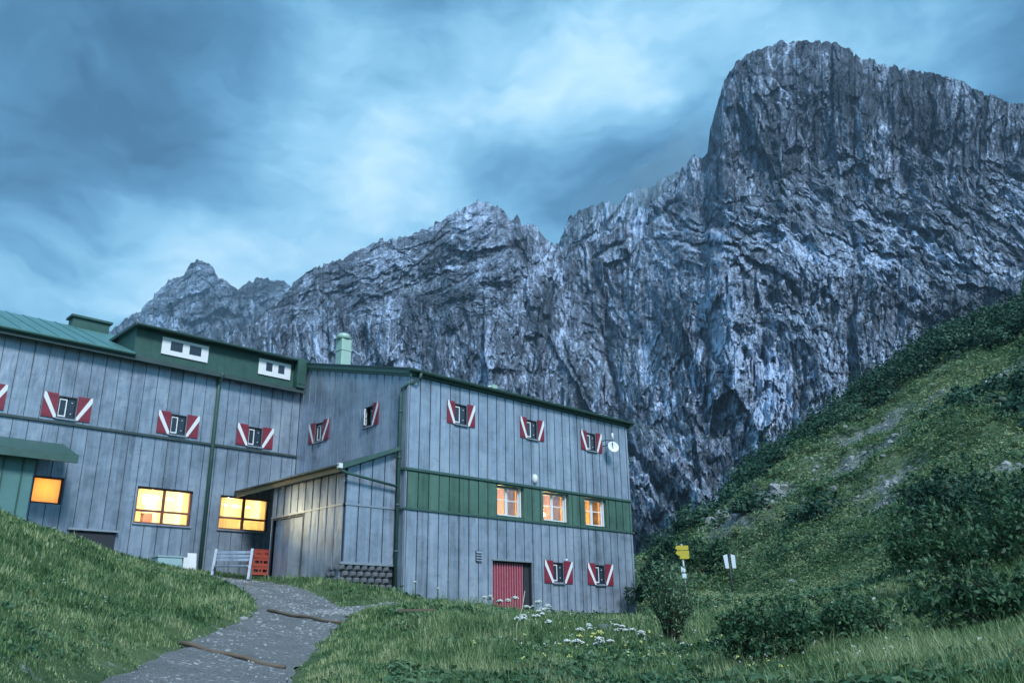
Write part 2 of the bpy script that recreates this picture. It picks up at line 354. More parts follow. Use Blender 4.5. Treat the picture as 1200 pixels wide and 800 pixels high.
SUNV = (-.25, -.75, .72)                                    # towards the sun, seen from the scene
sdir = Vector(SUNV).normalized(); so.rotation_euler = sdir.to_track_quat('Z', 'Y').to_euler()
for nd in world.node_tree.nodes:
    if nd.type == 'TEX_SKY':
        nd.sun_elevation = math.asin(sdir.z); nd.sun_rotation = math.atan2(sdir.x, sdir.y)
vs_ = scene.view_settings; vs_.view_transform = 'Standard'; vs_.look = 'None'; vs_.exposure = 1.45; vs_.gamma = 1; vs_.use_curve_mapping = False
scene.cycles.max_bounces = 5; scene.cycles.diffuse_bounces = 2; scene.cycles.glossy_bounces = 2; scene.cycles.transparent_max_bounces = 6
# ------------------------------------------------------------------ terrain
CP = [  # picture x, picture y, ground distance
 (0,613,20),(60,637,21),(120,660,22),(200,677,24),(260,694,22),(318,716,18.5),(-150,560,20),(-300,500,22),
 (0,700,11.5),(0,800,6.5),(100,760,9.5),(100,700,15),(200,715,16),(250,740,13.5),(165,800,8.6),(-150,800,5.5),(-150,700,9),(60,860,6),
 (247,800,9),(330,800,9.2),(272,772,11),(320,745,14),(355,722,18),(345,706,22),(310,690,27),(270,678,31),(430,714,22),
 (395,729,16.8),(333,781,11.2),(440,718,19.5),(500,717,19.2),(560,722,18),(610,731,17.5),(660,743,17),(700,751,17),(760,752,17.5),
 (400,860,6.5),(500,800,9),(600,800,9),(600,760,12.5),(500,750,13.5),(700,800,9.5),(700,860,6.5),(430,760,13),(250,860,6.4),
 (800,800,9.5),(787,765,13.5),(820,735,19),(900,800,9),(900,760,13),(1000,800,8),(1000,750,14),(1100,800,7),(1100,745,13),(1200,800,6.5),(1200,740,11),(1350,800,6),(1350,700,12),
 (870,705,34),(820,700,36),(950,692,36),(1000,685,34),(1050,672,30),(1100,690,22),(1200,690,16),(1200,640,26),(1130,640,30),
 (800,690,45),(830,668,56),(870,640,56),(900,600,62),(950,640,46),(1000,600,52),(1060,620,38),(1080,560,52),(1200,560,40),(1200,500,54),
 (850,612,68),(890,576,74),(945,552,76),(1000,527,78),(1040,500,78),(1080,470,78),(1130,450,76),(1200,440,74),(1350,400,70),(1350,560,35),
 (800,645,78),(830,618,92),(850,602,98),(888,549,104),(918,534,106),(945,528,108),(992,486,110),(1036,450,112),(1070,423,112),(1094,408,112),(1137,394,112),(1200,371,112),(1350,320,112),(1500,300,112),
 (830,640,125),(900,590,128),(1000,520,130),(1080,460,132),(1200,410,132),(1350,370,132),(1500,340,132),
 (780,655,90),(760,662,60)]
pts = [at(*c) for c in CP]
pts += [np.array(p, float) for p in [(18.5,23.9,1.0),(22,23.9,.75),(26,23.9,.58),(30.7,23.9,.5),(34,22,.45),(17,22,.75),(20,21.6,.45),(24,21.5,.25),(28,21.5,.2),(15.7,24.3,1.45),(17.8,24.2,1.2),(15.6,29.5,1.85),(14,31.6,2.15),(9.5,31.6,2.95),(6,31.6,3.6),(0,31.6,5.),(15.7,27,1.7),
   (18,31.8,2.2),(31,32,1.5),(24,36,2.5),(10,45,4.),(33,30,1.2),
   (0,0,-1.6),(-6,-2,-1.2),(3,-6,-2.4),(-15,-15,-2),(20,-15,-4),(-20,10,4),(-40,40,12),(-60,-60,-5),(60,-60,-10),(0,90,14),(40,80,12),(-120,120,40),(60,140,20),(20,200,40),(140,20,74),(160,-60,40),(-200,-100,-10),(100,-200,-30),(0,-300,-40),
   (0,-60,-8),(35,5,1.)]]
pts += [at(x, y, d) for x, y, d in [(780,672,150),(830,672,170),(900,610,170),(1010,550,180),(1200,470,180),(1350,440,180),(600,672,150),(300,620,150),(0,600,150),(-300,560,150),(780,682,300),(900,660,300),(1010,560,300),(1200,480,300),(600,665,300),(300,560,300),(0,540,300),(-400,500,300),(1500,400,300)]]
pts = np.array(pts)
D_ = np.hypot(pts[:, 0], pts[:, 1])+1.5; AZ = np.arctan2(pts[:, 0], pts[:, 1])-YAW; AZ = (AZ+PI) % (2*PI)-PI
EV = (pts[:, 2]+1.6)/D_
back = np.abs(AZ) > 1.6
KA = 2.2
cx_ = np.concatenate([AZ, AZ[back]-np.sign(AZ[back])*2*PI])*KA; cy_ = np.log(np.concatenate([D_, D_[back]])); ev_ = np.concatenate([EV, EV[back]])
def _k(r2): return np.where(r2 > 1e-12, .5*r2*np.log(np.maximum(r2, 1e-12)), 0)
N_ = len(cx_); A_ = np.zeros((N_+3, N_+3)); A_[:N_, :N_] = _k((cx_[:, None]-cx_)**2+(cy_[:, None]-cy_)**2)+np.eye(N_)*.002
Pm = np.stack([np.ones(N_), cx_, cy_], 1); A_[:N_, N_:] = Pm; A_[N_:, :N_] = Pm.T
W_ = np.linalg.solve(A_, np.concatenate([ev_, np.zeros(3)]))
def H0(x, y):
    x = np.asarray(x, float); y = np.asarray(y, float); sh = x.shape; x = x.ravel(); y = y.ravel(); out = np.zeros(len(x))
    for s in range(0, len(x), 20000):
        xx, yy = x[s:s+20000], y[s:s+20000]; d = np.hypot(xx, yy)+1.5; a = np.arctan2(xx, yy)-YAW; a = ((a+PI) % (2*PI)-PI)*KA; l = np.log(d)
        e = _k((a[:, None]-cx_)**2+(l[:, None]-cy_)**2) @ W_[:N_]+W_[N_]+W_[N_+1]*a+W_[N_+2]*l
        out[s:s+20000] = -1.6+d*e
    return out.reshape(sh)
def seg_poly(pl, step=.15):
    out = []
    for (x0, y0, w0), (x1, y1, w1) in zip(pl[:-1], pl[1:]):
        n = max(2, int(math.hypot(x1-x0, y1-y0)/step))
        for i in range(n):
            t = i/n; out.append((x0+(x1-x0)*t, y0+(y1-y0)*t, w0+(w1-w0)*t))
    out.append(pl[-1]); return np.array(out)
def smooth(a, k=9):
    b = a.copy(); pad = np.pad(a, ((k, k), (0, 0)), 'edge'); ker = np.ones(2*k+1)/(2*k+1)
    for c in range(a.shape[1]): b[:, c] = np.convolve(pad[:, c], ker, 'valid')
    b[0] = a[0]; b[-1] = a[-1]; return b
def P2(x, y, d, w): q = at(x, y, d); return (q[0], q[1], w)
main_path = smooth(seg_poly([(.4, 1.5, .8), P2(120, 900, 5.4, .75), P2(247, 800, 9, .76), P2(272, 772, 11, .72), P2(318, 746, 14, .76), P2(356, 723, 18, .9), P2(352, 707, 22, 1.1), P2(318, 692, 27, 1.0), P2(275, 680, 31, 1.1), (11.2, 30.6, .9), (6, 30.6, .8)]), 8)
side_path = smooth(seg_poly([P2(368, 722, 18.6, .6), P2(425, 714.5, 21.5, .55), (17.2, 21.9, .6), (21, 22.7, .7), (26, 22.9, .8), (31, 22.7, 1.1), (33.5, 21.2, .7)]), 8)
PATHS = [main_path, side_path]
def path_dist(x, y):
    sh = np.shape(x); x = np.ravel(x); y = np.ravel(y); out = np.full(len(x), 9.)
    for p in PATHS:
        q = p[::2]
        for s in range(0, len(x), 40000):
            d = np.sqrt((x[s:s+40000, None]-q[:, 0])**2+(y[s:s+40000, None]-q[:, 1])**2)-q[:, 2]; out[s:s+40000] = np.minimum(out[s:s+40000], d.min(1))
    return out.reshape(sh)
def flat_near_building(x, y):
    dx = np.maximum(np.maximum(17.9-x, x-31), 0); dy = np.maximum(np.maximum(24-y, y-44), 0); a = np.hypot(dx, dy)
    dx = np.maximum(np.maximum(-20-x, x-18), 0); dy = np.maximum(np.maximum(31.8-y, y-44), 0)
    return np.minimum(a, np.hypot(dx, dy))
def H(x, y, pd=None):
    x = np.asarray(x, float); y = np.asarray(y, float); d = np.hypot(x, y)
    z = H0(x, y); pd = path_dist(x, y) if pd is None else pd
    k = sstep(-.1, .9, pd)*sstep(.2, 2.5, flat_near_building(x, y))
    z = z+k*(.10*fbm(x*.5, y*.5, 1.3, 4)*np.clip(d/14, .4, 1)+sstep(32, 60, d)*(1.3*fbm(x*.07, y*.07, 5.1, 5, .55)+.55*np.abs(fbm(x*.28, y*.28, 2.1, 3, .6))))
    z = z+sstep(.05, .5, pd)*.09*sstep(45, 25, d)
    return z
# rocky patches on the hill: spots of bare scree, in ground metres
RK = [(at(1030, 600, 52), 1.4, .7), (at(1045, 575, 56), 1.5, .7), (at(1012, 590, 56), 1.2, .7), (at(1052, 610, 50), .8, .6), (at(1040, 640, 40), .35, .8), (at(875, 588, 66), 3.2, .8), (at(845, 592, 71), 2.2, .9), (at(905, 575, 66), 3., .7), (at(1190, 545, 42), 1.8, .9), (at(1170, 448, 74), 3, .6), (at(1110, 470, 76), 2.5, .5), (at(960, 530, 74), 4, .45), (at(1020, 500, 78), 5, .5),(at(1075, 745, 14), .5, .7),(at(1080,735,16),.5,.7), (at(1010, 545, 66), 4, .55)]
def rockmask(x, y):
    m = np.zeros(np.shape(x))
    for c, r, a in RK: m = np.maximum(m, a*np.exp(-((x-c[0])**2+(y-c[1])**2)/(r*r)))
    d = np.hypot(x, y)
    return m+sstep(34, 55, d)*(.13+.22*fbm(x*.1, y*.1, 9., 4))
nr, nc = 300, 900
dd = np.concatenate([[.3], np.exp(np.linspace(math.log(1.), math.log(420), nr-1))])
ang_f = np.linspace(-.72, .72, 640, endpoint=False); ang_b = np.linspace(.72, 2*PI-.72, nc-640, endpoint=False); ang = np.concatenate([ang_f, ang_b])+YAW
X_ = dd[:, None]*np.sin(ang); Y_ = dd[:, None]*np.cos(ang)
pd_ = path_dist(X_, Y_); Z_ = H(X_, Y_, pd_)-.06*sstep(.05, -.1, pd_)
vv = np.stack([X_, Y_, Z_], -1).reshape(-1, 3)
rk = rockmask(X_, Y_); vv[:, 2] += (np.clip(rk, 0, 1)*sstep(30, 50, np.hypot(X_, Y_))*.5*fbm(X_*.5, Y_*.5, 4., 3)).ravel()
g = np_mesh('meadow_ground', vv, grid_quads(nr, nc, True)[:, ::-1], M['ground'], True, attrs={'rock': rk.ravel()})
tag(g, kind='structure')
# outer ground out to the horizon
ro = np.array([405., 700, 1300, 2500, 5000]); an = np.linspace(0, 2*PI, 96, endpoint=False)
zo = H0(400*np.sin(an), 400*np.cos(an)); zz = np.stack([zo*(1-i*.2)-6-30*i for i in range(5)])
g2 = np_mesh('valley_ground', np.stack([ro[:, None]*np.sin(an), ro[:, None]*np.cos(an), zz], -1).reshape(-1, 3), grid_quads(5, 96, True)[:, ::-1], M['ground'], True, attrs={'rock': np.full(480, .4)})
tag(g2, kind='structure')
# paths
def make_path(p, name):
    K = 15; t = np.gradient(p[:, :2], axis=0); t /= np.linalg.norm(t, axis=1)[:, None]; nrm = np.stack([t[:, 1], -t[:, 0]], 1)
    s = np.linspace(-1, 1, K); wob = 1+.16*fbm(p[:, 0]*.9, p[:, 1]*.9, 2., 3)[:, None]
    XX = p[:, 0, None]+nrm[:, 0, None]*s*p[:, 2, None]*wob; YY = p[:, 1, None]+nrm[:, 1, None]*s*p[:, 2, None]*wob
    ZZ = H0(XX, YY)+.012+.012*fbm(XX*2.5, YY*2.5, 1., 3)-.03*(np.abs(s) > .95)
    o = np_mesh(name, np.stack([XX, YY, ZZ], -1).reshape(-1, 3), grid_quads(len(p), K), M['gravel'], True); tag(o, kind='structure')
make_path(main_path, 'path'); make_path(side_path, 'path')
for o in bpy.data.objects:
    if o.name == 'path.001': o.location.z = .004
# ------------------------------------------------------------------ mountains
def gauss(x, y, cx, cy, sx, sy, ang=0.):
    c, s = math.cos(ang), math.sin(ang); a = (x-cx)*c+(y-cy)*s; b = -(x-cx)*s+(y-cy)*c; return np.exp(-(a/sx)**2-(b/sy)**2)
def line_d(x, y, pl):
    out = np.full(x.shape, 1e9)
    for (ax, ay), (bx, by) in zip(pl[:-1], pl[1:]):
        vx, vy = bx-ax, by-ay; t = np.clip(((x-ax)*vx+(y-ay)*vy)/(vx*vx+vy*vy), 0, 1); out = np.minimum(out, np.hypot(x-ax-t*vx, y-ay-t*vy))
    return out
def curtain(name, ridge, base, Rb, Rr, x0, x1, nx, ny, mat, seed, feat=None, amp=1.):
    px = np.linspace(x0, x1, nx); rx, ry = zip(*ridge); ty = np.interp(px, rx, ry)
    ty = ty+amp*(2.3*fbm(px*.13, seed+.5, 0., 4, .65)-1.6*np.abs(fbm(px*.045, seed+4.5, 0., 3))+1.6*facets(px/5.5, px*0+seed, int(seed), .9))
    bx, by = zip(*base); byy = np.interp(px, bx, by)
    t = np.linspace(0, 1, ny)[:, None]; PX = np.broadcast_to(px, (ny, nx)); PY = byy+(ty-byy)*t
    Q = rays(PX, PY); hz = np.hypot(Q[..., 0], Q[..., 1]); rb = np.interp(px, *zip(*Rb)); rr = np.interp(px, *zip(*Rr))
    R = rb+(rr-rb)*t**1.15
    sc = rr.mean()/900
    # relief: aligned slabs, grooves and ledges; each zone of the wall has its own grain
    wx = PX+13*fbm(PX*.007, PY*.006, seed+1, 2)+1.6*fbm(PX*.03, PY*.03, seed+2, 2); wy = PY+14*fbm(PX*.009, PY*.009, seed+3, 3)
    sd_ = int(seed*10); jit = 34*fbm(PX*.02, PY*.02, seed+14, 3)
    yj, xj = PY+jit, PX+jit
    yk = PY+1.9*jit+.10*np.abs(PX-900); wB = .85*sstep(185, 265, yk)*sstep(345, 285, yj)*sstep(730, 790, xj)+.4*sstep(110, 60, yk)*sstep(900, 1000, PX)+.75*gauss(xj, yj, 930, 385, 130, 28, .15)+.6*gauss(xj, yj, 1130, 330, 90, 50)
    wC = .95*sstep(470, 520, yj)*sstep(700, 735, xj)*sstep(860, 800, xj)+.7*gauss(xj, yj, 700, 400, 45, 60)
    wD = .8*sstep(640, 560, xj)*sstep(395, 330, yj)
    wA = np.clip(1-wB-wC-wD, .12, 1)
    def grain(deg, k):
        c, sn = math.cos(math.radians(deg)), math.sin(math.radians(deg)); u = wx*c+wy*sn; v = -wx*sn+wy*c     # v runs along the grain
        q = sd_+k*7
        g = 15*facets(u/58, v/150, q, .8)+9*facets(u/24, v/66, q+1, .8)+5.2*facets(u/10, v/25, q+2, .8)+2.8*facets(u/4.6, v/10, q+3, .8)
        g = g+8*ridged(u/70, v/260, q*.37, 2)+3.6*ridged(u/17, v/80, q*.21, 3, .6)
        tone = .5*perlin(u/30, v/90, q*.11)+.42*perlin(u/10, v/34, q*.17)+.5*perlin(u/4, v/11, q*.13)+.42*perlin(u/2, v/4.5, q*.19)+.22*facets(u/12+5, v/34, q+5, .5)+.16*facets(u/5+5, v/12, q+6, .5)
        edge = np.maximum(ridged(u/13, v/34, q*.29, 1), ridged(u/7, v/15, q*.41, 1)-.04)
        return g, tone+.75*sstep(.86, .97, edge)-.8*sstep(.88, .97, ridged(u/11+3, v/34, q*.51, 1))  # highlights on small ridges painted as thin pale lines in the tone
    rel = 0.; tone = 0.
    for w_, dg, k in ((wA, 2, 1), (wB, -62, 2), (wC, -38, 3), (wD, 66, 4)):
        g_, t_ = grain(dg, k); rel = rel+w_*g_; tone = tone+w_*t_
    rel = rel+1.3*fbm(PX*.33, PY*.25, seed+11, 3, .7)
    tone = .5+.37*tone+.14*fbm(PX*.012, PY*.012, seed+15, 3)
    if feat is not None: rel = rel+.6*feat(PX, PY)
    env = sstep(0., .04, t)*(1-.55*sstep(.9, 1., t))
    R = R-rel*sc*env*amp
    V = Q/hz[..., None]*R[..., None]
    V[..., 2] += sc*amp*env*(3.0*fbm(wx*.06, wy*.06, seed+12, 3, .6)+1.2*fbm(wx*.22, wy*.22, seed+13, 2))*(1-sstep(.93, 1, t))
    # back slope so the mass has depth
    b1 = V[-1]*np.array([1.25, 1.25, 1.])-np.array([0, 0, 90.]); b2 = V[-1]*np.array([1.7, 1.7, 0.])+np.array([0, 0, -30.])
    V = np.concatenate([V, b1[None], b2[None]])
    if feat is not None: tone = tone-.06-.12*sstep(270, 110, PY+1.5*jit)*sstep(790, 840, PX)+.10*gauss(PX, PY, 880, 430, 90, 90)+.06*gauss(PX, PY, 1000, 320, 160, 60)+.30*gauss(PX, PY, 903, 470, 13, 62)+.22*gauss(PX, PY, 925, 455, 10, 50)+.2*gauss(PX, PY, 812, 440, 9, 30)+.16*gauss(PX, PY, 850, 350, 30, 60)+.14*gauss(PX, PY, 960, 300, 130, 22, .2)-.12*gauss(PX, PY, 800, 570, 26, 34)-.25*np.exp(-(line_d(PX+.4*jit, PY, [(690, 285), (706, 345), (712, 420), (722, 470), (742, 530)])/5)**2)-.12*gauss(PX, PY, 1130, 360, 80, 20)  # summit and gully shade painted dark into the tone; slabs are pale rock
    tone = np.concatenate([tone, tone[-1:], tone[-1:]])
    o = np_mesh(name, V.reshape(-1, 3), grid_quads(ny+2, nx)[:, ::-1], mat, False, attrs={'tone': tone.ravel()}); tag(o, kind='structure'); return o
def main_feat(x, y):
    w = 7*fbm(x*.03, y*.03, 21., 3); x = x+w; y = y+w
    f = -42*np.exp(-(line_d(x, y, [(690, 285), (706, 345), (712, 420), (722, 470), (742, 530), (775, 575), (815, 620)])/4.5)**2)     # main gully
    f += -45*np.exp(-(line_d(x, y, [(790, 235), (720, 285), (700, 300)])/5)**2)
    f += -34*np.exp(-(line_d(x, y, [(720, 470), (700, 400), (660, 330), (650, 290)])/34)**2)
    f += 60*sstep(0, 30, 812-x+(y-540)*.9)*sstep(470, 560, y)*sstep(690, 760, x)                                           # spur of dipping slabs at the foot
    f += 46*sstep(0, 150, y-(165+.16*np.abs(x-900)))*sstep(760, 840, x)                                                       # shelf under the summit block
    f += 35*sstep(0, 40, y-(275+.12*(x-900)))*sstep(740, 800, x)
    f += 40*gauss(x, y, 850, 330, 60, 90)+35*gauss(x, y, 930, 470, 30, 80)-30*gauss(x, y, 890, 420, 14, 90, .1)-26*gauss(x, y, 1060, 200, 9, 60, -.1)-20*gauss(x, y, 1000, 160, 7, 60, -.1)-22*gauss(x, y, 905, 130, 7, 60, .1)-18*gauss(x, y, 945, 210, 6, 60, -.05)-18*gauss(x, y, 875, 150, 6, 50, -.05)
    f += 25*gauss(x, y, 560, 420, 60, 110)-30*gauss(x, y, 500, 380, 12, 80, .3)-25*gauss(x, y, 620, 430, 10, 100, -.1)+25*gauss(x, y, 430, 360, 40, 40)
    return f
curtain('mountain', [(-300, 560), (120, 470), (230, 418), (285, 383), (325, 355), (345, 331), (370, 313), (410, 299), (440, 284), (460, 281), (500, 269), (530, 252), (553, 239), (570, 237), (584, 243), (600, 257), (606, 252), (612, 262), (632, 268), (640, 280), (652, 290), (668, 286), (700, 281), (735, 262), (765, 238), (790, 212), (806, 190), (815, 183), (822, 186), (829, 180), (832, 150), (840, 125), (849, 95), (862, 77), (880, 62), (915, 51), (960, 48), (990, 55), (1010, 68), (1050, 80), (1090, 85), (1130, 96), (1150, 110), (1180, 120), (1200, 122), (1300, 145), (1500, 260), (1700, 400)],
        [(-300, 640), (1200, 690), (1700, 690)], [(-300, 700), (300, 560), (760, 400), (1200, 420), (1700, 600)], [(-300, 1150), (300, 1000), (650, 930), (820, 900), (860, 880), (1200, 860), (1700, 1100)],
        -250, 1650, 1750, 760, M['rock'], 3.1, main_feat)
curtain('mountain', [(-400, 520), (60, 430), (135, 384), (165, 362), (185, 342), (200, 328), (216, 322), (222, 310), (232, 305), (246, 308), (253, 322), (268, 333), (277, 342), (290, 330), (310, 327), (332, 330), (345, 338), (380, 340), (480, 420)],
        [(-400, 640), (600, 640)], [(-400, 1900), (600, 1900)], [(-400, 2500), (600, 2400)], -380, 470, 560, 330, M['rock_far'], 8.3)
curtain('mountain', [(560, 330), (640, 300), (655, 284), (664, 262), (667, 253), (676, 250), (684, 243), (700, 241), (712, 237), (724, 240), (735, 228), (746, 222), (760, 221), (775, 212), (800, 196), (840, 180), (900, 200)],
        [(560, 560), (900, 560)], [(560, 1150), (900, 1150)], [(560, 1500), (900, 1400)], 570, 890, 420, 260, M['rock_far'], 12.7)

# ------------------------------------------------------------------ the air
def haze_box():
    t = NT('air_haze'); v = t.n('VolumePrincipled', {'Color': (.50, .76, 1.0), 'Density': .00012, 'Anisotropy': 0.})
    t.set(t.out.inputs['Volume'], v.outputs[0]); t.m.use_nodes = True
    o = MB().box(-900, 2900, -700, 3300, -420, 1700).build('haze', t.m); tag(o, 'thin blue evening haze in front of the distant ridges', 'haze', kind='stuff')
haze_box()

def mist(px, py, d, rx, ry, rz, rot, dens):
    t = NT('mist'); v = t.n('VolumePrincipled', {'Color': (.62, .86, 1.0), 'Density': dens*.5}); t.set(t.out.inputs['Volume'], v.outputs[0])
    bm = bmesh.new(); bmesh.ops.create_icosphere(bm, subdivisions=4, radius=1); me = bpy.data.meshes.new('mist')
    for w in bm.verts:
        p = w.co; w.co = p*(1+.28*float(perlin(p.x*1.6+px, p.y*1.6, p.z*1.6))+.14*float(perlin(p.x*4+px, p.y*4, p.z*4)))
    bm.to_mesh(me); bm.free(); me.materials.append(t.m); o = bpy.data.objects.new('mist', me); COL.objects.link(o)
    q = at(px, py, d); o.location = tuple(q); o.scale = (rx, ry, rz); o.rotation_euler = (0, math.radians(rot), -YAW)
    tag(o, 'wisp of pale cloud clinging to the crest left of the summit block', 'mist', 'wisps of cloud on the crest', kind='stuff')
for a in [(742, 222, 1020, 46, 60, 17, -22, .010), (778, 200, 1000, 52, 60, 24, -28, .011), (812, 168, 1080, 40, 50, 34, -30, .008), (700, 232, 1080, 34, 50, 12, -10, .007)]: mist(*a)
# ================================================================== the lodge
X0, Y0, Y1 = 17.95, 24.0, 31.8
WING_R, EAVE = 30.75, 9.05
lodge = empty('mountain_lodge', (X0, Y0, .8))
tag(lodge, 'large grey sheet-clad mountain lodge with green trim and red shutters below the rock wall', 'building')
def plane_y(Y): return lambda u, w, z: (u, Y+w, z)          # wall facing the camera's side, w goes into the wall
def plane_x(X): return lambda u, w, z: (X+w, u, z)
def rects_minus(u0, u1, z0, z1, holes, top=None):
    """split one vertical strip round the openings"""
    us = sorted({u0, u1, *[h for H_ in holes for h in H_[:2] if u0 < h < u1]}); out = []
    for a, b in zip(us[:-1], us[1:]):
        spans = [(z0, z1)]
        for h0, h1, hz0, hz1 in holes:
            if h0 <= a+1e-6 and h1 >= b-1e-6:
                n = []
                for s0, s1 in spans:
                    if hz0 > s0: n.append((s0, min(s1, hz0)))
                    if hz1 < s1: n.append((max(s0, hz1), s1))
                spans = [(p, q) for p, q in n if q-p > .01]
        out += [(a, b, p, q) for p, q in spans]
    return out
def strip(mb, P, a, b, z0, z1, w0, w1, topf=None, mi=0):
    za, zb = (z1, z1) if topf is None or z1 < 90 else (topf(a), topf(b))
    vs = [P(a, w0, z0), P(b, w0, z0), P(b, w1, z0), P(a, w1, z0), P(a, w0, za), P(b, w0, zb), P(b, w1, zb), P(a, w1, za)]
    mb.add(vs, [(0,3,2,1), (4,5,6,7), (0,1,5,4), (1,2,6,5), (2,3,7,6), (3,0,4,7)], mi)
def clad(P, u0, u1, z0, z1, holes, pitch=.485, topf=None, gap=.034, start=None):
    """vertical sheets with an open dark joint and a thin raised seam beside each joint"""
    mb = MB(); u = u0 if start is None else start
    while u < u1-1e-4:
        a, b = max(u, u0), min(u+pitch, u1)
        if b-a > .05:
            off = random.uniform(-.004, .004)
            for p, q, s0, s1 in rects_minus(a+gap/2, b-gap/2, z0, z1, holes):
                strip(mb, P, p, q, s0, s1, -.03+off, .0, topf)
            for s0, s1 in [(r[2], r[3]) for r in rects_minus(a+gap/2, a+gap/2+.014, z0, z1, holes)]:
                strip(mb, P, a+gap/2, a+gap/2+.014, s0, s1, -.048, -.03, topf)
        u += pitch
    return mb
def backing(P, u0, u1, z0, z1, holes, topf=None, th=.25):
    mb = MB()
    for p, q, s0, s1 in rects_minus(u0, u1, z0, z1, holes): strip(mb, P, p, q, s0, s1, .004, th, topf)
    return mb
# openings --------------------------------------------------------
GW = [(22.36, 23.98, 4.22, 5.40), (25.42, 26.95, 4.22, 5.40), (28.35, 29.75, 4.22, 5.40)]       # lit windows in the green band
GW = [(onY(a, 590, Y0)[0], onY(b, 600, Y0)[0], 4.21, 5.41) for a, b in ((581.8, 613.8), (635.8, 666.6), (684.6, 710.5))]
DOOR = (22.1, 24.2, -1., 2.5)
SH_UP = [20.46, 24.36, 28.13]; SH_LOW = [25.73, 28.34]
def hole_for(c, z, w=.62, h=.78): return (c-w/2, c+w/2, z, z+h)
front_holes = GW+[DOOR]+[hole_for(c, 7.52) for c in SH_UP]+[hole_for(c, 1.80) for c in SH_LOW]
Pf = plane_y(Y0)
top_front = 8.98
clad(Pf, X0+.03, WING_R, 5.56, top_front, front_holes, start=X0+.03).build('wing_front_cladding', M['sheet'], lodge)
clad(Pf, X0+.03, WING_R, -1., 4.06, front_holes, start=X0+.03).build('wing_front_cladding', M['sheet'], lodge)
clad(Pf, X0+.03, WING_R, 4.14, 5.46, front_holes, start=X0+.03).build('green_band', M['green_sheet'], lodge)
# box body of the wing
SL = (11.1-9.05)/7.8
sroof = lambda y: 9.05+(y-24)*SL-.07
side_holes = [hole_for(26.5, 7.5, .7), hole_for(30.05, 7.5, .7)]
b = backing(Pf, X0+.004, WING_R-.03, -1., top_front, front_holes)
Ps = plane_x(X0)
for p, q, s0, s1 in rects_minus(Y0+.26, 38, -1, 99, side_holes): strip(b, Ps, p, q, s0, s1, .004, .2, sroof)
for p, q, s0, s1 in rects_minus(Y0+.26, 38, -1, 99, []): strip(b, plane_x(WING_R-.24), p, q, s0, s1, 0, .2, sroof)
b.box(X0+.21, WING_R-.25, 37.8, 38, -1, 12.); b.build('wing_wall', M['sheet_dark'], lodge)
clad(Ps, Y0+.02, Y1, 1.0, 99, side_holes, topf=sroof, pitch=.5, start=Y0+.02).build('wing_side_cladding', M['sheet'], lodge)
clad(plane_x(WING_R+.03), Y0+.02, 38, -1, 99, [], topf=sroof, pitch=.5).build('wing_side_cladding', M['sheet'], lodge)
# horizontal trims
t = MB()
t.box(X0-.04, WING_R+.06, Y0-.09, Y0+.003, 5.462, 5.552); t.box(X0-.04, WING_R+.06, Y0-.09, Y0+.003, 4.064, 4.136)
t.box(X0-.10, X0+.0, Y0-.04, Y0+.5, 5.47, 5.54); t.box(X0-.10, X0+.0, Y0-.04, Y0+.5, 4.07, 4.13)
t.build('green_band_trim', M['green_trim'], lodge)
t = MB(); t.box(X0-.035, X0+.03, Y0-.036, Y0-.001, .2, 4.05); t.box(X0-.035, X0+.03, Y0-.036, Y0-.001, 5.56, top_front)
t.box(X0-.036, X0-.001, Y0-.035, Y0+.10, .2, 8.98); t.build('corner_flashing', M['trim_grey'], lodge)
# roof of the wing
t = MB()
def roofslab(y0, y1, x0, x1, dz, th):
    z = lambda y: 9.05+(y-24)*SL+dz
    t.add([(x0, y0, z(y0)), (x1, y0, z(y0)), (x1, y1, z(y1)), (x0, y1, z(y1)), (x0, y0, z(y0)+th), (x1, y0, z(y0)+th), (x1, y1, z(y1)+th), (x0, y1, z(y1)+th)],
          [(0,3,2,1), (4,5,6,7), (0,1,5,4), (1,2,6,5), (2,3,7,6), (3,0,4,7)])
roofslab(23.72, 38, X0-.16, WING_R+.18, .17, .05)
for k in range(22): roofslab(23.73, 38, X0+.1+k*.6, X0+.125+k*.6, .221, .03)
t.build('wing_roof', M['roof_dark'], lodge)
t = MB(); roofslab(23.80, 38, X0-.10, X0-.02, -.10, .268); roofslab(23.80, 38, X0-.135, X0-.098, .0, .168)
t.build('verge_board', M['green_trim'], lodge)
t = MB(); roofslab(23.8, 38, WING_R+.05, WING_R+.14, -.1, .268); t.build('verge_board', M['green_trim'], lodge)
t = MB(); t.box(X0-.02, WING_R+.05, 23.86, 23.985, 8.99, 9.16)
t.build('eave_fascia', M['dark_green'], lodge)
def gutter(p0, p1, r, out=(0, -1, 0)):
    mb = MB(); p0, p1 = Vector(p0), Vector(p1); o = Vector(out); n = 9; vs = []
    for p in (p0, p1):
        for rr in (r, r*.86):
            for k in range(n):
                a = PI*k/(n-1); vs.append(p+o*(-math.cos(a))*rr+Vector((0, 0, -math.sin(a)*rr)))
    fs = []
    for k in range(n-1): fs += [(k, k+1, 2*n+k+1, 2*n+k), (n+k, 3*n+k, 3*n+k+1, n+k+1)]
    for k in (0, n-1): fs.append((k, 2*n+k, 3*n+k, n+k))
    for e in (0, 2*n): fs += [(e+k, e+n+k, e+n+k+1, e+k+1) for k in range(n-1)]
    fs += [tuple(range(0, n)), tuple(range(2*n, 3*n))]
    return mb.add(vs, fs)
gutter((X0-.16, 23.74, 9.17), (WING_R+.25, 23.74, 9.17), .095).build('gutter', M['green_trim'], lodge)
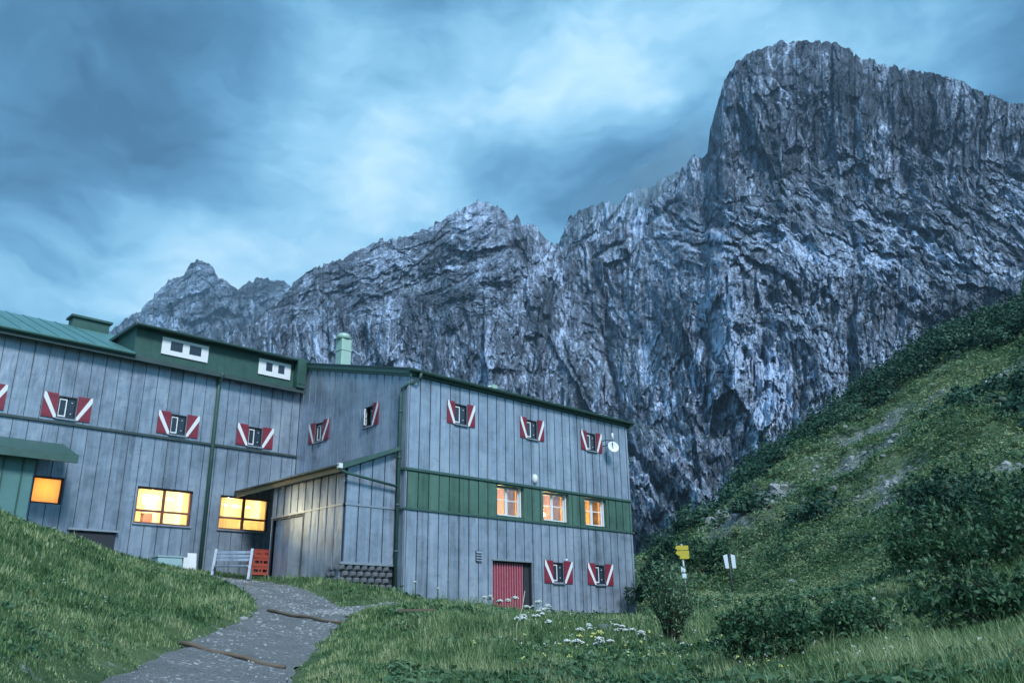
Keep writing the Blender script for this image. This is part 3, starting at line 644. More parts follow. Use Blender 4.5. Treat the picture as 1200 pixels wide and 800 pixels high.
# downpipe with its swan neck
px_, py_ = X0-.13, Y0+.28
dp = MB(); dp.tube([(X0+.35, 23.74, 9.1), (X0+.35, 23.74, 8.92), (X0+.25, 23.78, 8.78), (px_+.06, py_-.22, 8.62), (px_, py_-.03, 8.50), (px_, py_, 8.35), (px_, py_, 1.0)], .062, 10)
for z in (7.6, 5.9, 4.2, 2.6): dp.tube([(px_, py_, z), (px_, py_, z+.07)], .078, 10)
dp.build('downpipe', M['green_trim'], lodge)
# ------------------------------------------------ windows
def shutter_mesh(side, w=.37, h=.88, parent=None, M_=None):
    s = side; mb = MB(); x0 = s*.33 if M_ is None else M_; x1 = x0+s*w; a, b_ = min(x0, x1), max(x0, x1)
    mb.box(a, b_, -.075, -.045, -.04, h-.04, 0)
    for z in (.03, h-.16): mb.box(a+.03, b_-.03, -.083, -.0755, z, z+.05, 0)
    bw = .125                      # the white diagonal, from the outer top to the inner bottom corner
    mb.prism([(x1, h-.042), (x1, h-.042-bw*1.5), (x0+s*bw*.62, -.038), (x0, -.038), (x0, -.038+bw*.8), (x1-s*bw*.55, h-.042)], 'y', -.0865, -.0845, 1)
    return mb
def shutter_window(loc, rz, both=True, opened=False, pale=False, wide=1.):
    w = MB(); root_loc = Vector(loc)
    W2, Hh = .31, .78
    for a0, a1, z0, z1 in ((-W2, -W2+.04, 0, Hh), (W2-.04, W2, 0, Hh), (-W2+.04, W2-.04, 0, .04), (-W2+.04, W2-.04, Hh-.04, Hh)): w.box(a0, a1, -.02, .20, z0, z1)
    w.box(-.02, .02, .10, .16, .04, Hh-.04)
    w.box(-W2+.04, W2-.04, .19, .22, .04, Hh-.04)
    me_root = w.build('window', M['black'], None, origin=(0, 0, 0)); me_root.location = root_loc-Vector(lodge.location); me_root.rotation_euler = (0, 0, rz); me_root.parent = lodge
    me_root['local'] = 1
    c = MB(); fx0, fx1 = -.265, .0
    if opened:
        R_ = Matrix.Translation((-.265, .06, 0)) @ Matrix.Rotation(math.radians(-48), 4, 'Z') @ Matrix.Translation((.265, -.06, 0))
    else: R_ = None
    for a0, a1, z0, z1 in ((fx0, fx0+.035, .05, .70), (fx1-.04, fx1, .05, .70), (fx0+.035, fx1-.04, .05, .10), (fx0+.035, fx1-.04, .655, .70)): c.box(a0, a1, .03, .075, z0, z1, 0, R_)
    if opened: c.box(fx0+.035, fx1-.04, .03, .075, .36, .40, 0, R_)
    c.build('casement', M['white'], me_root)
    g_ = MB(); g_.box(fx0+.035, fx1-.04, .045, .055, .10, .655, 0, R_); g_.build('pane', M['glass'], me_root)
    gr_ = MB(); gr_.box(.03, W2-.045, .03, .045, .045, Hh-.045)
    for zz in (.18, .58): gr_.tube([(.16, .03, zz), (.16, .015, zz)], .022, 8, 1)
    gr_.build('louvre_panel', [M['glass'], M['white']], me_root)
    s_ = MB(); s_.box(-W2-.03, W2+.03, -.12, -.03, -.075, -.045); s_.build('sill', M['trim_grey'], me_root)
    for sd_ in ((-1, 1) if both else (1,)):
        shutter_mesh(sd_, .37*wide).build('shutter', [M['red'], M['white']], me_root)
    del me_root['local']
    return me_root
for c in SH_UP: w_ = shutter_window((c, Y0, 7.52), 0)
for c in SH_LOW: shutter_window((c, Y0, 1.80), 0, wide=1.35)
shutter_window((X0, 30.05, 7.5), -PI/2, wide=1.2)
w_ = shutter_window((X0, 26.5, 7.5), -PI/2, both=False, opened=True); w_['label'] = 'open casement window with only its right shutter'
# lit windows with rooms behind them
def room(name, x0, x1, y0, y1, z0, z1, mat, lamp=None, power=20, parent=lodge, col=(1, .56, .22)):
    mb = MB(); e = .03
    mb.box(x0, x1, y1, y1+e, z0, z1); mb.box(x0-e, x0, y0, y1+e, z0, z1); mb.box(x1, x1+e, y0, y1+e, z0, z1); mb.box(x0-e, x1+e, y0, y1+e, z1, z1+e); mb.box(x0-e, x1+e, y0, y1+e, z0-e, z0)
    o = mb.build(name, mat, parent)
    l = bpy.data.lights.new('room_lamp', 'POINT'); l.energy = power; l.color = col; l.shadow_soft_size = .09
    lo = bpy.data.objects.new('room_lamp', l); lo.location = lamp; COL.objects.link(lo); return o
def lit_front_window(h, lamp):
    x0, x1, z0, z1 = h; yb = Y0+.24; fw_ = MB()
    for a in ((x0+.001, x0+.05, z0, z1), (x1-.05, x1-.001, z0, z1), (x0+.05, x1-.05, z0+.001, z0+.05), (x0+.05, x1-.05, z1-.05, z1-.001)): fw_.box(a[0], a[1], yb, yb+.06, a[2], a[3])
    fw_.box(x1-.085, x1-.03, yb-.12, yb-.002, z0, z1)
    wn = fw_.build('window', M['white'], lodge)
    c = MB(); m0, m1 = x0+.055, x1-.09; mid = (m0+m1)/2; zz = z0+.55*(z1-z0)
    for a in ((m0, m0+.045, z0+.055, z1-.055), (m1-.045, m1, z0+.055, z1-.055), (mid-.07, mid+.07, z0+.055, z1-.055)): c.box(a[0], a[1], yb-.02, yb+.04, a[2], a[3])
    for s0, s1 in ((m0+.045, mid-.07), (mid+.07, m1-.045)):
        c.box(s0, s1, yb-.015, yb+.035, z0+.055, z0+.10); c.box(s0, s1, yb-.015, yb+.035, z1-.10, z1-.055); c.box(s0, s1, yb-.01, yb+.03, zz-.02, zz+.02)
    sub(c, 'casement', M['white'], wn)
    g_ = MB(); g_.box(m0+.05, m1-.05, yb+.005, yb+.011, z0+.09, z1-.09); sub(g_, 'pane', M['clear'], wn)
    for a, b_ in ((x0+.06, x0+.34), (x1-.55, x1-.1)):
        n = 9; cu_ = MB()
        for k in range(n):
            xa = a+(b_-a)*k/n; cu_.box(xa, xa+(b_-a)/n, yb+.16+.03*(k % 2), yb+.18+.03*(k % 2), z0-.1, z1+.1)
        sub(cu_, 'curtain', M['curtain'], wn)
    rv = MB(); rv.box(x1-.014, x1-.002, Y0-.03, yb-.002, z0+.013, z1-.013); rv.box(x0+.002, x0+.014, Y0-.03, yb-.002, z0+.013, z1-.013); rv.box(x0+.002, x1-.002, Y0-.05, yb-.002, z0-.002, z0+.012); rv.box(x0+.002, x1-.002, Y0-.03, yb-.002, z1-.012, z1-.001)
    sub(rv, 'reveal', M['green_sheet'], wn)
    sub(MB().lathe([(0, .05), (.05, .045), (.075, 0), (.05, -.06), (0, -.07)], Matrix.Translation(lamp)), 'lamp', M['lamp'], wn)
    room('room_lining', x0-.4, x1+.9, yb+.062, yb+2.4, z0-.6, z1+.45, M['plaster'], (lamp[0]+.14, lamp[1]+.05, lamp[2]-.18), 140, col=(1, .64, .30))
def sub(mb, name, mat, par):
    """a sub-part: vertices are in world metres, parent chain sits at the lodge's base"""
    base = Vector(lodge.location); mb.v = [(v[0]-base.x, v[1]-base.y, v[2]-base.z) for v in mb.v]
    o = mb.build(name, mat, None, origin=(0, 0, 0)); o.parent = par; return o
lit_front_window(GW[0], (GW[0][0]+1.05, Y0+1.4, 4.95)); lit_front_window(GW[1], (GW[1][0]+1.1, Y0+1.1, 4.85)); lit_front_window(GW[2], (GW[2][0]+1.2, Y0+1.5, 4.95))
# red garage door
d = MB(); n = 13; wv = 1.74/n
for k in range(n):
    a = 22.14+k*wv; d.prism([(a, Y0+.16), (a+wv*.3, Y0+.10), (a+wv*.5, Y0+.10), (a+wv*.8, Y0+.16), (a+wv, Y0+.16), (a+wv, Y0+.19), (a, Y0+.19)], 'z', -.9, 2.44); d.box(a+wv*.3, a+wv*.48, Y0+.092, Y0+.0995, -.9, 2.44, 1)
dr = d.build('door', [M['door_red'], M['door_pale']], lodge)
d = MB(); d.box(23.9, 24.18, Y0+.13, Y0+.22, -.9, 2.44); d.box(22.1, 24.2, Y0+.06, Y0+.22, 2.445, 2.50); sub(d, 'door_frame', M['sheet_dark'], dr)
d = MB(); d.box(22.02, 24.27, Y0-.06, Y0-.031, 2.505, 2.56); d.box(24.203, 24.25, Y0-.055, Y0-.031, -.9, 2.50); sub(d, 'door_flashing', M['trim_grey'], dr)
# vent, bulkhead lamp, small lamp, meter box
v_ = onY(561, 651, Y0-.05); d = MB(); d.box(v_[0]-.15, v_[0]+.15, Y0-.055, Y0-.031, v_[2]-.2, v_[2]+.2, 0)
for k in range(4): d.prism([(Y0-.055, v_[2]-.17+k*.095), (Y0-.12, v_[2]-.19+k*.095), (Y0-.055, v_[2]-.11+k*.095)], 'x', v_[0]-.14, v_[0]+.14, 1)
d.build('air_vent', [M['black'], M['trim_grey']], lodge)
l_ = onY(627, 561, Y0-.08); Rm = Matrix.Translation((l_[0], Y0-.03, l_[2])) @ Matrix.Diagonal((.8, 1, 1.2, 1)) @ Matrix.Rotation(PI/2, 4, 'X')
MB().lathe([(0, 0), (.17, 0), (.17, .05), (.14, .11), (.08, .15), (0, .165)], Rm).build('wall_lamp', M['white'], lodge)
l_ = onY(663.6, 656, Y0-.05); MB().lathe([(0, 0), (.055, 0), (.055, .05), (.03, .09), (0, .1)], Matrix.Translation((l_[0], Y0-.03, l_[2])) @ Matrix.Rotation(PI/2, 4, 'X')).build('wall_lamp', M['white'], lodge)
l_ = onY(740.5, 703, Y0-.05); MB().box(l_[0]-.1, l_[0]+.1, Y0-.12, Y0-.03, l_[2]-.12, l_[2]+.12).build('socket_box', M['black'], lodge, bevel=.015)
# base board of the front wall
MB().box(24.4, WING_R+.02, Y0-.05, Y0-.031, .52, .64).build('base_flashing', M['roof_dark'], lodge)
# chimney and roof hatch
c_ = onY(402, 422, 36.); k_ = 36./24
ch = MB(); cx, cy2 = c_[0], 36.; zt = onY(402, 391, 36.)[2]; ch.box(cx-.30, cx+.30, cy2-.3, cy2+.3, 10, zt-.35, 0); ch.box(cx-.33, cx+.33, cy2-.33, cy2+.33, zt-1.0, zt-.92)
chim = ch.build('chimney', M['pale_green'], lodge, bevel=.04)
c2 = MB(); c2.lathe([(.0, zt-.02), (.28, zt-.03), (.36, zt-.12), (.36, zt-.34), (.0, zt-.345)], Matrix.Translation((cx-.05, cy2, 0))); sub(c2, 'chimney_cap', M['pale_green'], chim)
h_ = onY(578, 457, 25.2); d = MB(); d.box(h_[0]-.14, h_[0]+.14, 25.1, 25.35, 9.3, h_[2]+.22, 0); d.beam((h_[0]-.9, 25.2, h_[2]-.05), (h_[0], 25.2, h_[2]+.18), .06, .05, 1)
d.build('roof_hatch', [M['pale_green'], M['white']], lodge)
# ------------------------------------------------ annex
XA, YA, YG = 15.75, 24.5, 29.4
ann_top = lambda x: 5.35+(x-XA)*.40
b = MB()
for p, q in ((XA+.004, X0-.1),): strip(b, plane_y(YA), p, q, 1.2, 99, .004, .12, ann_top)
GD = (27.1, 29.2, 1., 4.0)
for p, q, s0, s1 in rects_minus(YA+.125, YG, 1.2, 5.33, [GD]): strip(b, plane_x(XA), p, q, s0, s1, .004, .12)
b.box(XA+.125, X0-.1, YG-.1, YG, 1.2, 5.2); b.build('annex_wall', M['sheet_dark'], lodge)
clad(plane_y(YA), XA+.03, X0-.06, 4.15, 99, [], .52, ann_top, start=XA+.03).build('annex_cladding', M['sheet'], lodge)
clad(plane_y(YA), XA+.03, X0-.06, 2.22, 4.08, [], .52, start=XA+.03).build('annex_cladding', M['sheet'], lodge)
clad(plane_x(XA), YA+.02, YG, 4.15, 5.33, [], .5, start=YA+.02).build('annex_cladding', M['sheet'], lodge)
clad(plane_x(XA), YA+.02, YG, 1.2, 4.08, [GD], .5, start=YA+.02).build('annex_cladding', M['sheet'], lodge)
t = MB(); t.box(XA-.05, X0-.06, YA-.06, YA-.001, 4.085, 4.145); t.box(XA-.05, XA-.001, YA-.06, YG+.03, 4.085, 4.145); t.box(XA-.08, X0-.04, YA-.10, YA-.001, 2.13, 2.215)
t.build('annex_trim', M['trim_grey'], lodge)
d = MB(); d.box(XA+.06, XA+.11, 27.1, 29.2, 1., 4.0)
for k in range(1, 4): d.box(XA+.055, XA+.06, 27.12, 29.18, 1+k*.75, 1.02+k*.75)
gd = d.build('garage_door', M['sheet'], lodge); d = MB()
d.box(XA-.045, XA+.11, 27.02, 27.1, 1, 4.08); d.box(XA-.045, XA+.11, 29.2, 29.28, 1, 4.08); d.box(XA-.045, XA+.11, 27.1, 29.2, 4.01, 4.08); sub(d, 'door_frame', M['black'], gd)
t = MB(); t.add([(XA-.35, YA-.25, 5.22), (X0-.14, YA-.25, 5.22+(X0-.14-XA+.35)*.40), (X0-.14, 31.72, 5.22+(X0-.14-XA+.35)*.40), (XA-.35, 31.72, 5.22)]+[(XA-.35, YA-.25, 5.34), (X0-.14, YA-.25, 5.34+(X0-.14-XA+.35)*.40), (X0-.14, 31.72, 5.34+(X0-.14-XA+.35)*.40), (XA-.35, 31.72, 5.34)],
             [(0,3,2,1), (4,5,6,7), (0,1,5,4), (1,2,6,5), (2,3,7,6), (3,0,4,7)])
ar = t.build('annex_roof', M['roof_dark'], lodge)
t = MB(); t.add([(XA-.30, YA-.22, 5.21), (X0-.16, YA-.22, 5.21+(X0-.16-XA+.30)*.40), (X0-.16, 31.72, 5.21+(X0-.16-XA+.30)*.40), (XA-.30, 31.72, 5.21)], [(0, 1, 2, 3)]); sub(t, 'soffit', M['soffit'], ar)
t = MB(); t.beam((XA-.36, YA-.28, 5.30), (X0-.14, YA-.28, 5.30+(X0-.14-XA+.36)*.40), .05, .14); sub(t, 'verge_board', M['green_trim'], ar)
t = MB(); t.box(XA-.40, XA-.355, YA-.3, 31.72, 5.14, 5.34); sub(t, 'eave_board', M['soffit'], ar)
gutter((XA-.46, YA-.34, 5.36), (XA-.46, 31.7, 5.36), .07, (-1, 0, 0)).build('gutter', M['roof_dark'], lodge)
e_ = onY(403, 545, YA-.3); f_ = (px_, py_-.0, 4.88)
t = MB(); t.tube([(XA-.44, YA-.30, 5.36), (XA-.42, YA-.30, 5.20), (XA-.2, YA-.30, 5.12), f_], .05, 8, 0); t.box(XA-.52, XA-.38, YA-.38, YA-.24, 5.24, 5.40, 1)
t.build('annex_downpipe', [M['green_trim'], M['white']], lodge)
# rounded concrete blocks under the annex
d = MB(); d.box(XA-.02, X0-.12, YA+.02, YA+.3, .2, 2.13)
bwid = .30
for r_ in range(6):
    for k in range(9):
        cxb = XA+.02+bwid*(k+.5*(r_ % 2)); zb = 2.02-r_*.20
        if cxb > X0-.16: continue
        d.add([(cxb+ax*.145, YA+.06-.17*max(0, math.cos(ax*PI/2))**.6*kz, zb+hz) for hz, kz in ((-.085, .55), (-.03, .95), (.06, 1.), (.092, .8)) for ax in np.linspace(-1, 1, 9)], [(j*9+i, j*9+i+1, (j+1)*9+i+1, (j+1)*9+i) for j in range(3) for i in range(8)]+[(*range(27, 36),), (*range(8, -1, -1),)])
for r_ in range(5):
    for k in range(2):
        yb_ = YA+.25+k*.3+.15*(r_ % 2); zb = 2.02-r_*.2
        d.add([(XA+.04-.15*max(0, math.cos(ax*PI/2))**.6*kz, yb_+ax*.145, zb+hz) for hz, kz in ((-.085, .55), (-.03, .95), (.06, 1.), (.092, .8)) for ax in np.linspace(-1, 1, 9)], [(j*9+i, j*9+i+1, (j+1)*9+i+1, (j+1)*9+i) for j in range(3) for i in range(8)]+[(*range(27, 36),), (*range(8, -1, -1),)])
d.build('block_plinth', M['block'], lodge)
# ------------------------------------------------ long main wing on the left
MX0 = -14.
BW = [(11.5, 13.6, 3.86, 5.2), (14.72, 16.83, 3.86, 5.18)]
YW = (8.0, 8.97, 4.28, 5.2)
SHM = [12.7, 15.93, 8.67, 5.9, 2.2, -1.5]
mh = BW+[YW]+[hole_for(c, 7.3, .62, .78) for c in SHM]
Pm_ = plane_y(Y1)
b = backing(Pm_, MX0, X0-.05, 0, 9.9, mh); b.box(MX0, MX0+.2, Y1+.26, 44, 0, 9.9); b.box(MX0, X0+6, 43.8, 44, 0, 9.9); b.box(X0-.2, X0-.0, Y1+.26, 43.8, 0, 9.9)
b.build('main_wall', M['sheet_dark'], lodge)
clad(Pm_, MX0, X0-.05, 7.15, 9.9, mh, start=MX0, gap=.018).build('main_cladding', M['sheet_old'], lodge)
clad(Pm_, MX0, X0-.05, 0., 7.05, mh, start=MX0+.2, gap=.018).build('main_cladding', M['sheet_old'], lodge)
MB().box(MX0, X0-.06, Y1-.11, Y1+.003, 7.055, 7.145).build('belt_ledge', M['roof_dark'], lodge)
for c in SHM: w_ = shutter_window((c, Y1, 7.3), 0, wide=1.3); 
def big_window(h, blind):
    x0, x1, z0, z1 = h; yb = Y1+.06; w = MB(); mid = (x0+x1)/2; zz = z0+.36*(z1-z0)
    for a in ((x0+.001, x0+.07, z0, z1), (x1-.07, x1-.001, z0, z1), (mid-.05, mid+.05, z0+.07, z1-.07), (x0+.07, x1-.07, z0+.001, z0+.07), (x0+.07, x1-.07, z1-.07, z1-.001)): w.box(a[0], a[1], yb, yb+.07, a[2], a[3])
    for a, b_ in ((x0+.07, mid-.05), (mid+.05, x1-.07)): w.box(a, b_, yb, yb+.065, zz-.04, zz+.04)
    wn = w.build('window', M['frame_brown'], lodge); wn['label'] = 'wide lit window with two tall panes over two low ones'
    for a, b_ in ((x0+.075, mid-.055), (mid+.055, x1-.075)):
        for c0, c1 in ((z0+.075, zz-.045), (zz+.045, z1-.075)): sub(MB().box(a, b_, yb+.02, yb+.026, c0, c1), 'pane', M['clear'], wn)
    for u0, u1, v0, v1 in ((x0-.1, x0+.30, z0-.1, z1+.1), (mid-.16, mid+.16, z0-.1, z1+.1), (x1-.30, x1+.1, z0-.1, z1+.1)) + (((x0+.3, mid-.16, z0-.05, zz+.05), (mid+.16, x1-.3, z0-.05, zz+.05)) if blind else ((x0+.3, mid-.16, z1-.22, z1+.1),)):
        cu_ = MB(); n = max(4, int((u1-u0)/.05))
        for k in range(n): xa = u0+(u1-u0)*k/n; cu_.box(xa, xa+(u1-u0)/n, yb+.10+.02*(k % 2), yb+.105+.02*(k % 2), v0, v1)
        sub(cu_, 'net_curtain', M['net'], wn)
    for u0, z_, w_, h_, mt in ((x0+.4, z0+.35, .5, .35, 'plaster'), (mid+.3, z0+.2, .34, .55, 'frame_brown'), (mid-.1, z1-.55, .4, .3, 'curtain')):
        sub(MB().box(u0, u0+w_, yb+2.6, yb+2.95, z_, z_+h_), 'wall_cupboard', M[mt], wn)
    sub(MB().box(x0-.04, x1+.04, Y1-.10, yb-.002, z0-.05, z0-.004), 'sill', M['trim_grey'], wn)
    for f0 in (.10, .56): sub(MB().box(x0+(x1-x0)*f0, x0+(x1-x0)*(f0+.34), yb+1.2, yb+1.32, z1-.22, z1-.14), 'lamp', M['tube'], wn)
    room('room_lining', x0-.5, x1+.5, yb+.2, yb+3., z0-.8, z1+.5, M['cream'], (mid, yb+1.3, z1-.35), 150 if not blind else 85, col=(1, .80, .46))
big_window(BW[0], False); big_window(BW[1], True)
x0, x1, z0, z1 = YW; w = MB()
for a in ((x0+.001, x0+.06, z0, z1), (x1-.06, x1-.001, z0, z1), (x0+.06, x1-.06, z0+.001, z0+.06), (x0+.06, x1-.06, z1-.06, z1-.001)): w.box(a[0], a[1], Y1+.05, Y1+.11, a[2], a[3])
wn = w.build('window', M['frame_brown'], lodge); wn['label'] = 'small square window glowing amber'
sub(MB().box(x0+.06, x1-.06, Y1+.08, Y1+.085, z0+.06, z1-.06), 'pane', M['clear'], wn)
sub(MB().box(x0, x1, Y1+.16, Y1+.165, z0, z1), 'curtain', M['net'], wn)
room('room_lining', x0-.3, x1+.3, Y1+.2, Y1+1.8, z0-.5, z1+.3, M['plaster'], ((x0+x1)/2, Y1+.75, 4.8), 30, col=(1, .50, .10))
# roof of the main wing, with the long dormer
RY, RZ = 37.4, None
RZ = 9.98+(RY-31.35)*.42
t = MB()
def slab(x0, x1, ya, za, yb, zb, th=.1): t.add([(x0, ya, za), (x1, ya, za), (x1, yb, zb), (x0, yb, zb), (x0, ya, za+th), (x1, ya, za+th), (x1, yb, zb+th), (x0, yb, zb+th)], [(0,3,2,1), (4,5,6,7), (0,1,5,4), (1,2,6,5), (2,3,7,6), (3,0,4,7)])
slab(MX0-.5, 10.6, 31.35, 9.98, RY, RZ); slab(MX0-.5, X0, RY, RZ, 44.3, RZ-(44.3-RY)*.42)
slab(10.6, X0, 34.2, 9.98+(34.2-31.35)*.42, RY, RZ)
for k in range(40):
    xx = MX0-.4+k*.62
    if xx < 10.5: slab(xx, xx+.03, 31.36, 10.085, RY, RZ+.105, .03)
t.build('main_roof', M['teal_roof'], lodge)
t = MB(); t.box(MX0-.5, X0-.15, 31.36, 31.45, 9.80, 9.975); t.box(MX0-.4, X0-.15, 31.455, Y1-.002, 9.905, 9.965); t.build('eave_fascia', M['roof_dark'], lodge)
gutter((MX0-.5, 31.30, 10.0), (10.6, 31.30, 10.0), .08).build('gutter', M['dark_green'], lodge)
DY = 31.62
dorm = MB(); dorm.box(10.62, X0-.36, DY, 37., 9.985, 11.16); dm = dorm.build('dormer', M['dark_green'], lodge)
d = MB()
x = 10.66
while x < X0-.5: d.box(x, x+.012, DY-.016, DY-.001, 10.05, 11.1); x += .3
sub(d, 'dormer_seams', M['green_trim'], dm)
d = MB(); d.box(10.45, X0-.3, DY-.28, 37.2, 11.165, 11.28); sub(d, 'dormer_roof', M['roof_dark'], dm)
d = MB(); d.box(X0-.55, X0-.12, DY-.35, DY+.9, 9.99, 11.30); d.box(X0-.50, X0-.17, DY-.37, DY-.351, 10.15, 11.1); d.build('corner_box', M['dark_green'], lodge, bevel=.01)
gutter((10.5, DY-.36, 11.2), (X0-.6, DY-.36, 11.2), .06).build('gutter', M['dark_green'], lodge)
for a, b_ in ((11.62, 13.5), (15.72, 17.22)):
    w = MB(); zz0, zz1 = 10.33, 11.02; mid = (a+b_)/2
    w.box(a, b_, DY-.05, DY-.018, zz0, zz1)
    wn = w.build('window', M['white'], lodge); wn['label'] = 'low white dormer window with two small panes'
    for c0, c1 in ((a+.34, mid-.12), (mid+.16, b_-.30)): sub(MB().box(c0, c1, DY-.058, DY-.0505, zz0+.2, zz1-.12), 'pane', M['glass'], wn)
q = onY(257, 447, Y1-.2)
MB().tube([(14.1, 31.32, 9.95), (14.12, Y1-.12, 9.72), (14.14, Y1-.12, 9.5), (14.14, Y1-.12, 1.9)], .075, 10).build('downpipe', M['green_trim'], lodge)
# ridge chimney seen against the sky, basement opening, porch
kx = onY(106, 372, RY); t = MB(); t.box(kx[0]-.75, kx[0]+.75, RY-.3, RY+.3, RZ-.5, RZ+.42); t.box(kx[0]-.85, kx[0]+.85, RY-.4, RY+.4, RZ+.425, RZ+.52); t.build('ridge_vent', M['dark_green'], lodge)
t = MB(); t.box(9.4, 10.9, Y1-.10, Y1-.035, 2.4, 3.45); t.box(9.3, 11., Y1-.2, Y1-.035, 3.455, 3.52, 1)
bw_ = t.build('basement_grating', [M['sheet_dark'], M['trim_grey']], lodge)
por = MB(); por.prism([(29.9, 5.55), (Y1-.05, 6.25), (Y1-.05, 6.37), (29.85, 5.68)], 'x', 2.0, 8.75); pr = por.build('porch_roof', M['dark_green'], lodge)
d = MB(); d.box(2., 8.75, 29.82, 29.9, 5.42, 5.70); sub(d, 'porch_fascia', M['green_trim'], pr)
d = MB()
d.box(2.0, 7.6, 30.3, 30.38, 1.6, 5.6); d.box(7.52, 7.6, 30.381, Y1-.05, 1.6, 5.75)
po = d.build('porch_screen', M['teal_wall'], lodge); d = MB()
for k in range(10): d.box(2.2+k*.56, 2.24+k*.56, 30.25, 30.299, 1.6, 5.5)
sub(d, 'porch_battens', M['dark_green'], po)
sub(MB().box(4.9, 6.15, 30.27, 30.298, 4.1, 5.35), 'porch_pane', M['box_blue'], po)
# ================================================================== things round the lodge
def ground_z(x, y): return float(H(np.array([x]), np.array([y]))[0])
def place(name, x, y, label, cat, group=None, z=None, rz=0):
    o = empty(name, (x, y, ground_z(x, y) if z is None else z), rz); tag(o, label, cat, group); return o
def lpart(mb, name, mat, par, bevel=0):        # vertices in the thing's own coordinates
    o = mb.build(name, mat, None, origin=(0, 0, 0), bevel=bevel); o.parent = par; return o
# satellite dish
sp = onY(719, 524, Y0-.5); dish = empty('satellite_dish', (sp[0]-.25, Y0-.03, sp[2]+.18)); tag(dish, 'small round white satellite dish on a bracket by the upper right corner', 'satellite dish')
Rm = Matrix.Translation((.25, -.42, -.18)) @ Matrix.Rotation(math.radians(72), 4, 'X') @ Matrix.Rotation(math.radians(-25), 4, 'Y')
lpart(MB().lathe([(0, 0), (.10, .01), (.19, .04), (.26, .09), (.265, .085), (.19, .03), (.1, 0), (0, -.01)], Rm), 'dish', M['white'], dish)
d = MB(); d.tube([(0, 0, .15), (.05, -.25, .16), (.25, -.38, .14)], .02); d.tube([(0, 0, -.1), (.05, -.25, -.08), (.25, -.40, .05)], .02); d.tube([(.25, -.40, -.15), (.27, -.42, .22)], .022); lpart(d, 'bracket', M['black'], dish)
lpart(MB().tube([(.27, -.43, .16), (.25, -.43, .48)], [.05, .05], 10), 'receiver', M['white'], dish)
lpart(MB().tube([(.25, -.425, -.18), (.248, -.455, -.182)], .035, 10), 'feed_horn', M['trim_grey'], dish)
# bench
bx_, by_ = 13.9, 29.2
bp = at(271, 677, 31.8); bench = place('bench', bp[0], bp[1], 'grey slatted bench with two pale end posts against the lodge wall', 'bench', rz=math.radians(-38))
for s_ in (-.62, .62):
    d = MB(); d.beam((s_, -.22, -.05), (s_, .12, 1.02), .09, .10); d.beam((s_, .25, -.05), (s_, .05, .5), .06, .06); lpart(d, 'leg', M['trim_grey'], bench)
d = MB()
for k in range(3): d.box(-.575, .575, -.05+.03+k*.035, -.02+k*.035+.03, .60+k*.13, .69+k*.13)
lpart(d, 'backrest', M['sheet'], bench)
d = MB(); [d.box(-.575, .575, -.34+k*.13, -.24+k*.13, .40, .435) for k in range(3)]; lpart(d, 'seat', M['sheet'], bench)
# crates
cp = onX(302, 673, 15.15); cz = None
CR = []
for k in range(3):
    cq = at(301.5, 672, 33.4); cr_ = empty('crate', (cq[0], cq[1], cq[2]-.05+.31*k), math.radians(4*k-3))
    tag(cr_, ['orange-red plastic crate, lowest of the stack beside the annex', 'orange-red plastic crate in the middle of the stack beside the annex', 'orange-red plastic crate, topmost of the stack beside the annex'][k], 'crate', 'orange-red crates stacked beside the annex')
    d = MB(); w2, d2, h_ = .33, .22, .29
    for sx in (-1, 1): d.box(min(sx*w2, sx*(w2-.02)), max(sx*w2, sx*(w2-.02)), -d2, d2, .0, h_)
    for sy in (-1, 1):
        ya, yb = min(sy*d2, sy*(d2-.02)), max(sy*d2, sy*(d2-.02))
        d.box(-w2+.021, w2-.021, ya, yb, 0, .10); d.box(-w2+.021, w2-.021, ya, yb, .20, h_)
        for a in (-w2+.021, -.09, .05, w2-.07): d.box(a, a+.05, ya, yb, .10, .20)
    d.box(-w2+.021, w2-.021, -d2+.021, d2-.021, 0, .02); lpart(d, 'crate_body', M['crate'], cr_)
    d = MB()
    for zz in (.0, .27): d.box(-w2-.012, w2+.012, -d2-.012, -d2-.0005, zz, zz+.03)
    lpart(d, 'crate_rim', M['crate'], cr_); CR.append(cr_)
# pale blue box and board
q = onY(197, 660, 31.0); bb = place('storage_box', q[0], 31.0, 'pale blue storage box by the wall under the left lit window', 'box')
zg = q[2]-.22-bb.location.z
d = MB(); d.box(-.5, .38, -.3, .3, zg-.3, zg+.42); lpart(d, 'box_body', M['box_blue'], bb, .02); d = MB(); d.box(-.53, .41, -.33, .33, zg+.421, zg+.47); lpart(d, 'lid', M['box_blue'], bb)
d = MB(); d.box(.42, .60, -.33, .28, zg-.3, zg+.44); lpart(d, 'end_panel', M['white'], bb)
q = onY(225, 662, 31.2); bo = place('board', q[0], 31.2, 'narrow pale board standing between the storage box and the green downpipe', 'board'); zg = q[2]-.3-bo.location.z
o_ = MB(); R_ = Matrix.Rotation(math.radians(-8), 4, 'X'); o_.box(-.17, .17, 0, .04, zg-.3, zg+.75, 0, R_); lpart(o_, 'board_panel', M['white'], bo)
